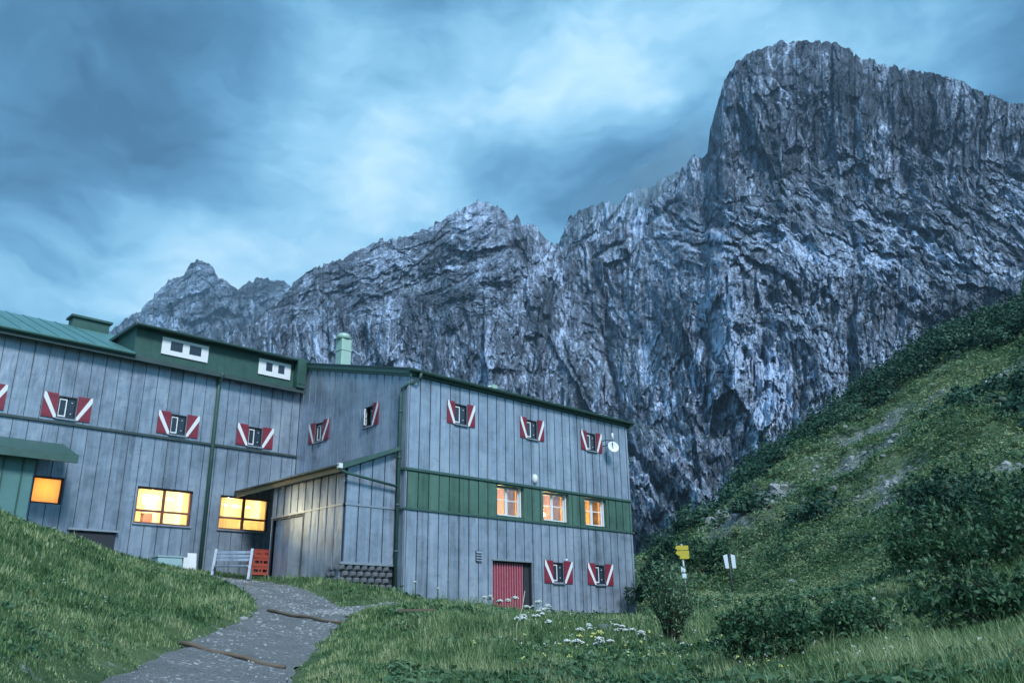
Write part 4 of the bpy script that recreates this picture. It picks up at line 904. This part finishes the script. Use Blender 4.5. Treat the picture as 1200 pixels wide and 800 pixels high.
# logs across the path
def log(a, b_, r, label, name='path_log', grp='timber edges laid across the path'):
    a = np.array(a); b_ = np.array(b_); m = (a+b_)/2; o = empty(name, tuple(m)); tag(o, label, 'log', grp)
    n = 9; P = [tuple(a+(b_-a)*i/(n-1)-m+np.array([0, 0, .015*math.sin(i*1.7)])) for i in range(n)]
    lpart(MB().tube(P, [r*(1+.12*math.sin(i*2.3)) for i in range(n)], 9), 'log_beam', M['timber'], o)
def gp(x, y, d, dz): q = at(x, y, d); return np.array([q[0], q[1], ground_z(q[0], q[1])+dz])
log(gp(314, 714, 18.2, .035), gp(399, 730, 16.4, .03), .032, 'thin pale log laid across the path at the bend, farther of the two')
log(gp(208, 766, 11.6, .02), gp(334, 780, 10.8, .02), .028, 'dark low log across the lower path, nearer of the two')
pl = at(487, 741, 15.5); o = place('plank', pl[0], pl[1], 'short weathered plank lying in the grass in front of the downpipe', 'plank', rz=math.radians(-38)); o.location.z += .12
d = MB(); d.box(-.32, .3, -.05, .04, 0, .035); d.box(-.15, .34, .05, .12, .01, .04); lpart(d, 'plank_board', M['timber'], o)
pl = at(707, 738, 17.); o = place('rock', pl[0], pl[1], 'dark round stone at the edge of the gravel by the right corner', 'rock'); o.location.z += .04
lpart(MB().lathe([(0, -.1), (.13, -.08), (.2, .02), (.17, .13), (.08, .19), (0, .2)], Matrix.Diagonal((1.2, .9, .9, 1)), 9), 'rock_body', M['block'], o)
# hiking signpost
sq = at(804, 686, 31); sg = place('signpost', sq[0], sq[1], 'leaning pale hiking signpost with yellow direction boards beside the willow bush', 'signpost')
top = at(798.5, 637, 31)-np.array(sg.location); z0 = -.3
lpart(MB().tube([(0, 0, z0), (top[0]*.5, top[1]*.5, top[2]*.5), tuple(top)], .038, 8), 'pole', M['pole'], sg)
side = np.array([cr[0], cr[1], 0]); side /= np.linalg.norm(side); tow = -np.array([sq[0], sq[1], 0])/31.
def board(poly, cz, th=.03, off=.05):
    c = top*(cz/top[2]) ; mb = MB(); n = len(poly); vs = []
    for e in (off, off+th):
        for x_, z_ in poly: vs.append(tuple(c+side*x_+np.array([0, 0, z_])+tow*e))
    return mb.add(vs, [tuple(range(n)), tuple(range(2*n-1, n-1, -1))]+[(i, (i+1) % n, n+(i+1) % n, n+i) for i in range(n)])
Ht = top[2]
lpart(board([(-.16, -.08), (-.24, .0), (-.18, .08), (.23, .08), (.23, -.08)], Ht-.14), 'direction_board', M['yellow'], sg)
lpart(board([(-.16, -.08), (-.24, .0), (-.18, .08), (.24, .08), (.24, -.08)], Ht-.32), 'direction_board', M['yellow'], sg)
lpart(board([(-.10, -.06), (-.10, .06), (.20, .06), (.26, 0.), (.20, -.06)], Ht-.46), 'direction_board', M['yellow'], sg)
lpart(board([(-.10, -.09), (-.10, .09), (.05, .09), (.05, -.09)], Ht-.88), 'marker_plate', M['sign_white'], sg)
lpart(board([(-.08, -.08), (-.08, .08), (.07, .08), (.07, -.08)], Ht-1.1), 'marker_plate', M['sign_white'], sg)
sq = at(857, 678, 40); s2 = place('signpost', sq[0], sq[1], 'dark post with a folded white board at the foot of the green slope', 'signpost')
zt = at(852.5, 649, 40)[2]-s2.location.z
lpart(MB().tube([(0, 0, -.2), (-.02, 0, zt)], .04, 8), 'post', M['black'], s2)
for s_ in (-1, 1):
    d = MB(); vs = []
    for e in (0, .03):
        for x_, z_ in ((.03, -.62), (.19, -.62), (.22, -.06), (.03, 0)): vs.append(tuple(side*(x_*s_+(.05 if s_ > 0 else -.04)*1-.06*(z_+.3))+np.array([0, 0, zt+z_])+tow*(.05+e)))
    d.add(vs, [(0, 1, 2, 3), (7, 6, 5, 4), (0, 4, 5, 1), (1, 5, 6, 2), (2, 6, 7, 3), (3, 7, 4, 0)]); lpart(d, 'board', M['sign_white'], s2)
# ================================================================== plants
def leaf_cards(P, N, size, aspect=2.2, rg=rng, bend=0.):
    """diamond leaves at points P with rough normals N"""
    n = len(P); r1 = rg.normal(size=(n, 3)); T = np.cross(N, r1); T /= np.linalg.norm(T, axis=1)[:, None]+1e-9; B = np.cross(N, T); B /= np.linalg.norm(B, axis=1)[:, None]+1e-9
    s = (size*rg.uniform(.6, 1.35, n))[:, None]
    a = P-T*s*.5; c = P+T*s*.5; b = P+B*s*.5/aspect; d = P-B*s*.5/aspect
    V = np.stack([a, b, c, d], 1).reshape(-1, 3); Q = np.arange(n*4).reshape(n, 4); return V, Q
# --- grass: blades in tufts, denser and taller in the rough, short on the bank and along the path
def weed_zone(x, y):
    d = np.hypot(x, y); a = np.arctan2(x, y)-YAW
    z = sstep(-.16, -.02, a)*sstep(3., 7., d)*sstep(30, 18, d)
    return np.clip(z*(.55+.9*perlin(x*.35, y*.35, 2.)), 0, 1)
def blades(n, d0, d1, name, a0=-.62, a1=.62, seed=1):
    rg = np.random.default_rng(seed)
    a = YAW+rg.uniform(a0, a1, n); d = np.exp(rg.uniform(math.log(d0), math.log(d1), n)); x = d*np.sin(a); y = d*np.cos(a)
    cl = rg.integers(0, 6, n); x = x+rg.normal(0, .015, n); y = y+rg.normal(0, .015, n)
    pd = path_dist(x, y)+.22*perlin(x*2.2, y*2.2, 7.); fb = flat_near_building(x, y)
    rkm = rockmask(x, y)
    keep = (pd > rg.uniform(-.06, .12, n)) & (fb > .03) & (rkm+.3*perlin(x*1.3, y*1.3, 5.) < .52) & ~((x > 15.6) & (x < 18.1) & (y > 24.4) & (y < 32))
    dens = .55+.8*perlin(x*.9, y*.9, 3.)+.35*perlin(x*4, y*4, 6.); keep &= rg.uniform(0, 1, n) < np.clip(dens+.35, .25, 1)
    x, y, pd, d = x[keep], y[keep], pd[keep], d[keep]; n = len(x)
    z = H(x, y); wz = weed_zone(x, y)
    patch = .5+.5*perlin(x*.6, y*.6, 8.)+.35*perlin(x*2.3, y*2.3, 4.)
    h = (.045+.05*np.clip(perlin(x*1.9, y*1.9, 3.3)+.1, 0, 1)+.045*np.clip(patch, 0, 1)+wz*.12)*rg.uniform(.5, 1.5, n)*sstep(-.1, .6, pd)**.5*np.clip(d/11, .75, 1.5)
    h *= np.where(rg.uniform(0, 1, n) < .02*wz, 1.9, 1)
    w = np.maximum(.0055, d*.00062)*rg.uniform(.7, 1.4, n)*np.where(wz > .4, .85, 1.3)
    th = rg.uniform(0, 2*PI, n); lean = h*rg.uniform(.15, .9, n); dx, dy = np.cos(th), np.sin(th); sx, sy = -dy*w/2, dx*w/2
    base = np.stack([x, y, z-.01], 1); S = np.stack([sx, sy, 0*sx], 1); L = np.stack([dx*lean, dy*lean, 0*dx], 1); Z = np.stack([0*h, 0*h, h], 1)
    v = np.stack([base-S, base+S, base+S*.8+L*.35+Z*.6, base-S*.8+L*.35+Z*.6, base+L+Z*rg.uniform(.85, 1.05, n)[:, None]], 1).reshape(-1, 3)
    i = np.arange(n)[:, None]*5
    q = np.concatenate([i+np.array([0, 1, 2, 3]), i+np.array([3, 2, 4, 4])], 0)
    tint = np.clip(.44+.50*perlin(x*.45, y*.45, 9.)+.75*perlin(x*1.9, y*1.9, 3.3)+.4*perlin(x*5, y*5, 2.2)+rg.normal(0, .16, n)+.16*wz, 0, 1)
    # quads for the lower half, triangles for the tip
    me_v = v; lower = i+np.array([0, 1, 2, 3]); tip = np.concatenate([i+3, i+2, i+4], 1)
    me = bpy.data.meshes.new(name); me.vertices.add(len(me_v)); me.vertices.foreach_set('co', me_v.astype(np.float32).ravel())
    li = np.concatenate([lower.ravel(), tip.ravel()]).astype(np.int32); me.loops.add(len(li)); me.loops.foreach_set('vertex_index', li)
    me.polygons.add(2*n); me.polygons.foreach_set('loop_start', np.concatenate([np.arange(n)*4, 4*n+np.arange(n)*3]).astype(np.int32)); me.polygons.foreach_set('loop_total', np.concatenate([np.full(n, 4), np.full(n, 3)]).astype(np.int32))
    me.update(calc_edges=True); at_ = me.attributes.new('tint', 'FLOAT', 'POINT'); at_.data.foreach_set('value', np.repeat(tint, 5).astype(np.float32))
    me.materials.append(M['grass'])
    o = bpy.data.objects.new(name, me); COL.objects.link(o); tag(o, 'green alpine grass covering the meadow and the banks beside the path', 'grass', kind='stuff'); return o
blades(430000, 3.2, 36, 'grass')
# --- coarse herb and turf clumps on the hill
def ground_herbs(n, d0, d1, name, size, a0, a1, seed, zlift=.1, rad=.28, per=14, mat='leaf_mid', label='low leafy alpine herbs growing through the grass', cat='ground cover', cond=None, tint0=.45, asp=1.8, dense=0.):
    rg = np.random.default_rng(seed); a = YAW+rg.uniform(a0, a1, n); d = np.exp(rg.uniform(math.log(d0), math.log(d1), n)); x = d*np.sin(a); y = d*np.cos(a)
    keep = (path_dist(x, y) > .25) & (flat_near_building(x, y) > .3) & (perlin(x*.22, y*.22, 6.6)+.5*perlin(x*.9, y*.9, 1.6) > -.15-dense) & (rockmask(x, y)+.3*perlin(x*.8, y*.8, 5.) < .5)
    if cond is not None: keep &= cond(x, y)
    x, y, d = x[keep], y[keep], d[keep]; n = len(x); sc = np.clip(d/16, .7, 5)
    X = np.repeat(x, per); Y = np.repeat(y, per); S = np.repeat(sc*rg.uniform(.6, 1.5, n), per)
    o3 = rg.normal(size=(n*per, 3)); o3 /= np.linalg.norm(o3, axis=1)[:, None]; rr = rg.uniform(.3, 1, n*per)[:, None]; o3 = o3*rr; o3[:, 2] = np.abs(o3[:, 2])*.8
    z = np.repeat(H(x, y), per); P = np.stack([X, Y, z], 1)+o3*(rad*S)[:, None]+np.array([0, 0, zlift])*0; P[:, 2] += .03
    N = o3+rg.normal(0, .5, (n*per, 3))+np.array([0, 0, .6]); N /= np.linalg.norm(N, axis=1)[:, None]
    V, Q = leaf_cards(P, N, 1., asp, rg)
    c = np.repeat(P, 4, 0); V = c+(V-c)*np.repeat(size*S, 4)[:, None]
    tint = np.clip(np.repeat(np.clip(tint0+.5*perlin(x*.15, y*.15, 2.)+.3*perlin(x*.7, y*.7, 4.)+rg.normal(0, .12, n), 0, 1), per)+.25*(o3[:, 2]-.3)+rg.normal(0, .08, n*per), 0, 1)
    o = np_mesh(name, V, Q, M[mat], False, attrs={'tint': np.repeat(tint, 4)}); tag(o, label, cat, kind='stuff'); return o
ground_herbs(6000, 6, 34, 'meadow_herbs', .085, -.14, .62, 11, rad=.13, per=16, tint0=.6)
ground_herbs(1500, 6, 26, 'meadow_herbs', .045, -.62, -.14, 13, rad=.07, per=12, tint0=.6, label='small leafy herbs scattered through the short grass of the left bank')
ground_herbs(26000, 30, 128, 'hill_turf', .055, .02, .66, 12, rad=.13, per=20, label='tufted green turf covering the hillside to the right', tint0=.6, mat='turf', asp=3.2, dense=.35)
ground_herbs(3000, 30, 110, 'hill_herbs', .05, .02, .66, 14, rad=.2, per=40, label='darker low shrubs dotted over the hillside to the right', tint0=.45)
# --- bushes
def bush(x, y, rx, rz, label, cat, group=None, nleaf=2500, leaf=.07, mat='leaf_mid', stems=9, name='bush', clumps=20, z=None, aspect=2.2, seed=None, open_=.0):
    rg = np.random.default_rng(seed if seed is not None else int(abs(x*31+y*17))); zg = ground_z(x, y) if z is None else z
    o = empty(name, (x, y, zg)); tag(o, label, cat, group)
    th = rg.uniform(0, 2*PI, clumps); r = np.sqrt(rg.uniform(0, 1, clumps))*rx*.72; cz = rg.uniform(.3, .86, clumps)*rz*(1-.35*(r/rx)**2)
    C = np.stack([r*np.cos(th), r*np.sin(th), cz], 1); cr3 = rg.uniform(.12, .40, clumps)*rx; cz = cz*rg.uniform(.75, 1.25, clumps); C[:, 2] = cz
    k = rg.integers(0, clumps, nleaf); v = rg.normal(size=(nleaf, 3)); v /= np.linalg.norm(v, axis=1)[:, None]; rad = rg.uniform(.35, 1.12, nleaf)**.6
    P = C[k]+v*(cr3[k]*rad)[:, None]*np.array([1, 1, .85*min(1.5, rz/rx)]); P[:, 2] = np.maximum(P[:, 2], .04+.05*rg.uniform(size=nleaf))
    ns = max(14, int(nleaf/110)); m_ = nleaf//3; sh = rg.integers(0, ns, m_); sk = rg.integers(0, clumps, ns); sv = rg.normal(size=(ns, 3)); sv[:, 2] = np.abs(sv[:, 2])+.5; sv /= np.linalg.norm(sv, axis=1)[:, None]
    tt = rg.uniform(.3, 1., m_); slen = rg.uniform(.3, .62, ns)*rx*.8
    P[:m_] = C[sk[sh]]+sv[sh]*(slen[sh]*tt)[:, None]*np.array([1, 1, .9])+rg.normal(0, leaf*.55, (m_, 3))*(1.25-tt)[:, None]; v[:m_] = rg.normal(size=(m_, 3)); rad[:m_] = 1.
    N = v+rg.normal(0, .7, (nleaf, 3)); N /= np.linalg.norm(N, axis=1)[:, None]
    V, Q = leaf_cards(P, N, leaf, aspect, rg)
    ct = rg.uniform(-.2, .2, clumps)
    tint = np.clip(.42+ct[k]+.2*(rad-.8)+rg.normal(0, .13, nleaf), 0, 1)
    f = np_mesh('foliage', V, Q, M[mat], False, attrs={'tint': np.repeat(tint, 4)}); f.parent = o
    s = MB()
    for i in range(ns):
        c0 = Vector(C[sk[i]]); s.tube([c0, c0+Vector(sv[i])*float(slen[i])*.9], [.010, .003], 4, cap=False)
    for i in range(stems):
        c = C[i % clumps]; m = Vector((c[0]*.35+rg.normal(0, .02), c[1]*.35, c[2]*.5)); e = Vector(c)+Vector((0, 0, .12*rz)); b0 = Vector((rg.normal(0, .07)*rx, rg.normal(0, .07)*rx, -.08))
        s.tube([b0, m, e], [.014+.008*rx, .011, .005], 5); 
        for j in range(2):
            q = m.lerp(e, .4+.3*j); s.tube([q, q+Vector(rg.normal(0, .16, 3)*rx)+Vector((0, 0, .16*rz))], [.007, .003], 4)
    sobj = s.build('stems', M['bark'], None, origin=(0, 0, 0)); sobj.parent = o; return o
def willow(px, py, d, w, h, label):
    """upright young willow: many straight stems fanning from the ground with leaves along them"""
    q = at(px, py, d); rg = np.random.default_rng(5); o = empty('willow_bush', (q[0], q[1], ground_z(q[0], q[1]))); tag(o, label, 'bush')
    s = MB(); P = []; N = []
    for i in range(40):
        a = rg.uniform(0, 2*PI); lean = rg.uniform(.0, 1)**.8*w*.55; hh = h*rg.uniform(.55, 1.08)*(1-.28*lean/w)
        pts_ = [Vector((math.cos(a)*(.05+lean*t**1.25)+.03*math.sin(5*t+i), math.sin(a)*(.05+lean*t**1.25), hh*t-.05)) for t in np.linspace(0, 1, 7)]
        s.tube(pts_, [.010*(1-t*.75) for t in np.linspace(0, 1, 7)], 5)
        for k in range(34):
            t = rg.uniform(.22, 1)**.75; j = min(int(t*6), 5); c = pts_[j].lerp(pts_[j+1], t*6-j); off = rg.normal(0, .055, 3); P.append(np.array(c)+off); N.append(off/np.linalg.norm(off)+np.array([0, 0, .4])+rg.normal(0, .3, 3))
        for k in range(3):
            j = int(rg.integers(2, 6)); e = pts_[j]+Vector((rg.normal(0, .14), rg.normal(0, .14), .16)); s.tube([pts_[j], e], [.004, .002], 4)
            for m in range(10): P.append(np.array(pts_[j].lerp(e, rg.uniform(.3, 1.1)))+rg.normal(0, .03, 3)); N.append(rg.normal(0, 1, 3)+np.array([0, 0, .5]))
    P = np.array(P); N = np.array(N); N /= np.linalg.norm(N, axis=1)[:, None]; V, Q = leaf_cards(P, N, .062, 2.6, rg)
    f = np_mesh('foliage', V, Q, M['leaf'], False, attrs={'tint': np.repeat(np.clip(rg.normal(.45, .22, len(P)), 0, 1), 4)}); f.parent = o
    so_ = s.build('stems', M['bark'], None, origin=(0, 0, 0)); so_.parent = o
willow(788, 764, 13.6, 1.0, 1.38, 'upright young willow bush with dark bare stems in front of the signpost')
def bush_at(px, py, d, rx, rz, label, **k): q = at(px, py, d); return bush(q[0], q[1], rx, rz, label, 'bush', **k)
GB = 'broad bushes on the slope at the right'
bush_at(1148, 640, 27, 2.6, 2.1, 'large dark bush high on the right, uppermost of the three at the picture edge', group=GB, nleaf=9000, leaf=.15, clumps=26, mat='leaf_dark')
bush_at(1140, 712, 19, 1.9, 1.35, 'wide dark bush at the right edge, middle one of the three', group=GB, nleaf=8000, leaf=.11, clumps=26, mat='leaf_mid')
bush_at(1175, 800, 11.5, 1.15, .55, 'low green bush in the bottom right corner of the meadow', group=GB, nleaf=6500, leaf=.075, clumps=22)
bush_at(905, 800, 9.6, .62, .62, 'dark leafy foreground bush to the right of the willow', group=GB, nleaf=5200, leaf=.055, clumps=20)
bush_at(985, 800, 11.2, .95, .5, 'spreading low bush right of the dark foreground one', group=GB, nleaf=5200, leaf=.06, clumps=20, mat='leaf_mid')
GC = 'bushes behind the lodge corner'
bush_at(768, 688, 38, 1.6, 2.2, 'dark round bush half hidden behind the right corner of the lodge', group=GC, nleaf=4500, leaf=.16, clumps=16, mat='leaf_dark')
bush_at(793, 668, 60, 2.6, 3.0, 'dark bush behind the yellow sign boards', group=GC, nleaf=5000, leaf=.22, clumps=18, mat='leaf_dark')
bush_at(829, 690, 48, 1.8, 1.7, 'bush on the slope between the two signposts', group=GC, nleaf=3800, leaf=.18, clumps=14, mat='leaf_mid')
# --- mountain pine along the hill crest: one continuous mass
def pine_mass():
    rg = np.random.default_rng(21); C = []
    edge = [(788, 655, 86), (815, 630, 88), (840, 612, 95), (860, 590, 98), (888, 549, 103), (918, 534, 105), (945, 528, 107), (992, 486, 109), (1036, 450, 111), (1070, 423, 111), (1094, 408, 111), (1137, 394, 111), (1200, 371, 111), (1260, 350, 111)]
    ex, ey, ed = zip(*edge)
    for i in range(720):
        px = rg.uniform(786, 1260); k = rg.uniform(0, 1)**.9; d = np.interp(px, ex, ed)+3; y_ = np.interp(px, ex, ey)+4
        inner = 0; depth = np.interp(px, [786, 850, 1000, 1100, 1260], [12, 26, 27, 26, 26])
        q = at(px, y_+6+inner*k, d-depth*k); C.append((q[0], q[1], rg.uniform(.8, 1.4)+rg.exponential(.4)))
    for px, py, d, r, n in [(1190, 470, 66, 5, 22), (1110, 425, 100, 9, 30), (1215, 470, 60, 5, 16), (890, 600, 64, 2.2, 3), (960, 590, 56, 1.4, 3)]:
        for i in range(n): q = at(px, py, d); C.append((q[0]+rg.normal(0, r*.5), q[1]+rg.normal(0, r*.5), rg.uniform(.8, 1.6)))
    C = np.array(C); n = len(C); z = H(C[:, 0], C[:, 1]); per = 300
    R = np.repeat(C[:, 2], per); base = np.repeat(np.stack([C[:, 0], C[:, 1], z], 1), per, 0)
    v = rg.normal(size=(n*per, 3)); v /= np.linalg.norm(v, axis=1)[:, None]; lob = 1+.35*perlin(v[:, 0]*2+base[:, 0], v[:, 1]*2+base[:, 1], v[:, 2]*2)
    R = R*.85; P = base+v*(R*lob*rg.uniform(.6, 1.08, n*per))[:, None]*np.array([1, 1, .85]); P[:, 2] = np.maximum(P[:, 2], base[:, 2]-.2)+.5*R*.6
    N = v+rg.normal(0, .6, v.shape)+np.array([0, 0, .3]); N /= np.linalg.norm(N, axis=1)[:, None]
    V, Q = leaf_cards(P, N, .34, 1.7, rg)
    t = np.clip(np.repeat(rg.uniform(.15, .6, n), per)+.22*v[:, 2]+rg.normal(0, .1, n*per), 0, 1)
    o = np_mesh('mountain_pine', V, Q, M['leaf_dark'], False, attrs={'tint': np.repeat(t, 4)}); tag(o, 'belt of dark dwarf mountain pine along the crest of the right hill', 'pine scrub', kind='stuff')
pine_mass()
# --- flowers
def umbel_plant(px, py, d, h, label, n=4, mat='petal', dry=False):
    q = at(px, py, d); rg = np.random.default_rng(int(px*7+py)); o = empty('flowering_plant', (q[0], q[1], ground_z(q[0], q[1]))); tag(o, label, 'flower', 'white umbel flowers in front of the lodge')
    s = MB(); heads = []
    for i in range(n):
        a = rg.uniform(0, 2*PI); r = rg.uniform(.02, .17); hh = h*rg.uniform(.75, 1.05); e = Vector((math.cos(a)*r, math.sin(a)*r, hh)); m = Vector((e.x*.3, e.y*.3, hh*.55))
        s.tube([(0, 0, -.03), m, e], [.006, .005, .003], 5); R = rg.uniform(.035, .055)
        if i and n <= 3 and h > .55: continue
        heads.append(MB())
        for k in range(30):
            t = rg.uniform(0, 2*PI); rr = R*math.sqrt(rg.uniform(0, 1)); c = e+Vector((math.cos(t)*rr, math.sin(t)*rr, 0.05-rr*rr*11+rg.normal(0, .004)))
            if k % 3 == 0: s.tube([e, c], [.0018, .0015], 4, cap=False)
            hd = heads[-1]; hd.lathe([(0, -.006), (.016, 0), (.011, .008), (0, .012)], Matrix.Translation(c), 6)
    st = s.build('stalk', M['stalk' if dry else 'greenstalk'], None, origin=(0, 0, 0)); st.parent = o
    for hd in heads: f = hd.build('flower_head', M[mat], None, origin=(0, 0, 0)); f.parent = o
UM = [(572, 742, 15, .42, 'small white umbel flower standing alone left of the tall dry stalk'), (588, 748, 14.5, .45, 'white umbel just left of the dry stalk'), (603, 757, 13.5, .62, 'tallest white umbel cluster, at the top of the flower group'),
      (622, 758, 13.2, .50, 'white umbels right beside the dry stalk'), (634, 757, 13.4, .52, 'white umbels at the centre of the flower group below the red door'), (646, 752, 14, .42, 'round white umbel at the right end of the upper flower group'), (618, 775, 12, .40, 'lower white umbel under the dry stalk'), (632, 778, 12, .38, 'drooping white umbel at the foot of the group')]
for a in UM: umbel_plant(*a, n=3)
for px, py, d, lab in [(674, 790, 10.5, 'pale umbel near the bottom edge, leftmost of the scattered right-hand group'), (692, 775, 12, 'creamy umbels in the grass below the low shuttered windows'), (705, 790, 10.5, 'white umbel near the bottom edge below the right corner of the lodge'), (722, 765, 13, 'pale umbel in the grass below the right corner'), (745, 772, 12.5, 'pale umbel left of the foot of the willow'), (690, 765, 13, 'small white umbel behind the creamy ones')]:
    umbel_plant(px, py, d, .30, lab, n=4, mat='petal_y' if lab.startswith('creamy umbels') else 'petal')
umbel_plant(484, 716, 22.5, .75, 'tall thin umbel plant against the grey wall beside the downpipe', n=3); umbel_plant(513, 716, 22.5, .62, 'tall thin umbel plant against the grey wall left of the red door', n=3)
q = at(606, 773, 12.8); o = place('dry_stalk', q[0], q[1], 'tall pale dry flower stalk rising out of the white umbels', 'dry stalk')
lpart(MB().tube([(0, 0, 0), (.0, .0, .25), (.07, -.05, .48), (.10, -.08, .72)], [.009, .008, .007, .005], 6), 'stem', M['stalk'], o)
def dots(n, d0, d1, a0, a1, seed, size, mat, name, label, near=None):
    rg = np.random.default_rng(seed); a = YAW+rg.uniform(a0, a1, n); d = np.exp(rg.uniform(math.log(d0), math.log(d1), n)); x = d*np.sin(a); y = d*np.cos(a)
    k = (path_dist(x, y) > .3) & (flat_near_building(x, y) > .5) & (perlin(x*.3, y*.3, 12.) > -.05); x, y, d = x[k], y[k], d[k]
    P = np.stack([x, y, H(x, y)+.12+rg.uniform(0, .12, len(x))*np.clip(d/12, .5, 1)], 1); P = np.repeat(P, 5, 0)+rg.normal(0, 1, (len(x)*5, 3))*(np.repeat(d, 5)*.0009)[:, None]
    N = rg.normal(0, .5, P.shape)+np.array([-.3, -.3, .8]); N /= np.linalg.norm(N, axis=1)[:, None]; V, Q = leaf_cards(P, N, 1., 1.1, rg); c = np.repeat(P, 4, 0); V = c+(V-c)*np.repeat(np.repeat(d, 5)*size, 4)[:, None]
    o = np_mesh(name, V, Q, M[mat]); tag(o, label, 'flowers', kind='stuff')
dots(420, 7, 30, -.02, .6, 31, .0015, 'petal', 'wildflowers', 'tiny white wildflowers scattered over the right meadow')
dots(110, 7, 18, -.05, .3, 32, .0020, 'petal_y', 'wildflowers', 'tiny yellowish wildflowers scattered in the foreground grass')
dots(60, 6, 22, -.6, -.2, 33, .0012, 'petal', 'wildflowers', 'sparse tiny white flowers on the left bank')
# --- stones: loose gravel on the path and rocks on the hill
def stones(P, S, name, label, mat, seed):
    rg = np.random.default_rng(seed); ico = bmesh.new(); bmesh.ops.create_icosphere(ico, subdivisions=1, radius=1); bv = np.array([v.co[:] for v in ico.verts]); bf = np.array([[v.index for v in f.verts] for f in ico.faces]); ico.free()
    n = len(P); nv = len(bv); D = 1+rg.uniform(-.3, .3, (n, nv, 1)); sc = rg.uniform(.6, 1.25, (n, 1, 3))*np.array([1, 1, .7]); th = rg.uniform(0, 2*PI, n); c, s = np.cos(th)[:, None], np.sin(th)[:, None]
    V = bv[None]*D*sc; V = np.stack([V[..., 0]*c-V[..., 1]*s, V[..., 0]*s+V[..., 1]*c, V[..., 2]], -1)*np.asarray(S)[:, None, None]+P[:, None]
    F_ = (bf[None]+np.arange(n)[:, None, None]*nv).reshape(-1, 3); o = np_mesh(name, V.reshape(-1, 3), F_, mat); tag(o, label, 'stones', kind='stuff')
rg = np.random.default_rng(41); PP = []; SS = []
for p in PATHS:
    for i in range(3400):
        k = rg.integers(0, len(p)-1); t = p[k+1, :2]-p[k, :2]; t /= np.linalg.norm(t)+1e-9; s = rg.uniform(-1, 1)*p[k, 2]*1.0; x, y = p[k, 0]+t[1]*s, p[k, 1]-t[0]*s
        if perlin(x*1.1, y*1.1, 3.) < rg.uniform(-.5, .4): continue
        PP.append((x, y)); SS.append(min(.045, .007*(1+rg.exponential(.9)))*np.clip(math.hypot(x, y)/11, .8, 1.6))
PP = np.array(PP); stones(np.stack([PP[:, 0], PP[:, 1], H0(PP[:, 0], PP[:, 1])+.014], 1), SS, 'path_gravel', 'loose pale pebbles scattered on the path', M['stone'], 42)
PP = []; SS = []
for c, r, a in RK:
    for i in range(int(38*r*r**.3*a)):
        x, y = c[0]+rg.normal(0, r*.6), c[1]+rg.normal(0, r*.6); PP.append((x, y)); SS.append((.03+.06*rg.exponential(1.))*min(1, r)*math.hypot(x, y)/55)
for i in range(500):
    a = YAW+rg.uniform(.08, .62); d = rg.uniform(34, 110); PP.append((d*math.sin(a), d*math.cos(a))); SS.append(d*.0017*rg.exponential(1.)+.02)
PP = np.array(PP); stones(np.stack([PP[:, 0], PP[:, 1], H(PP[:, 0], PP[:, 1])+.03], 1), SS, 'scree', 'pale limestone rubble on the right hillside', M['stone'], 43)
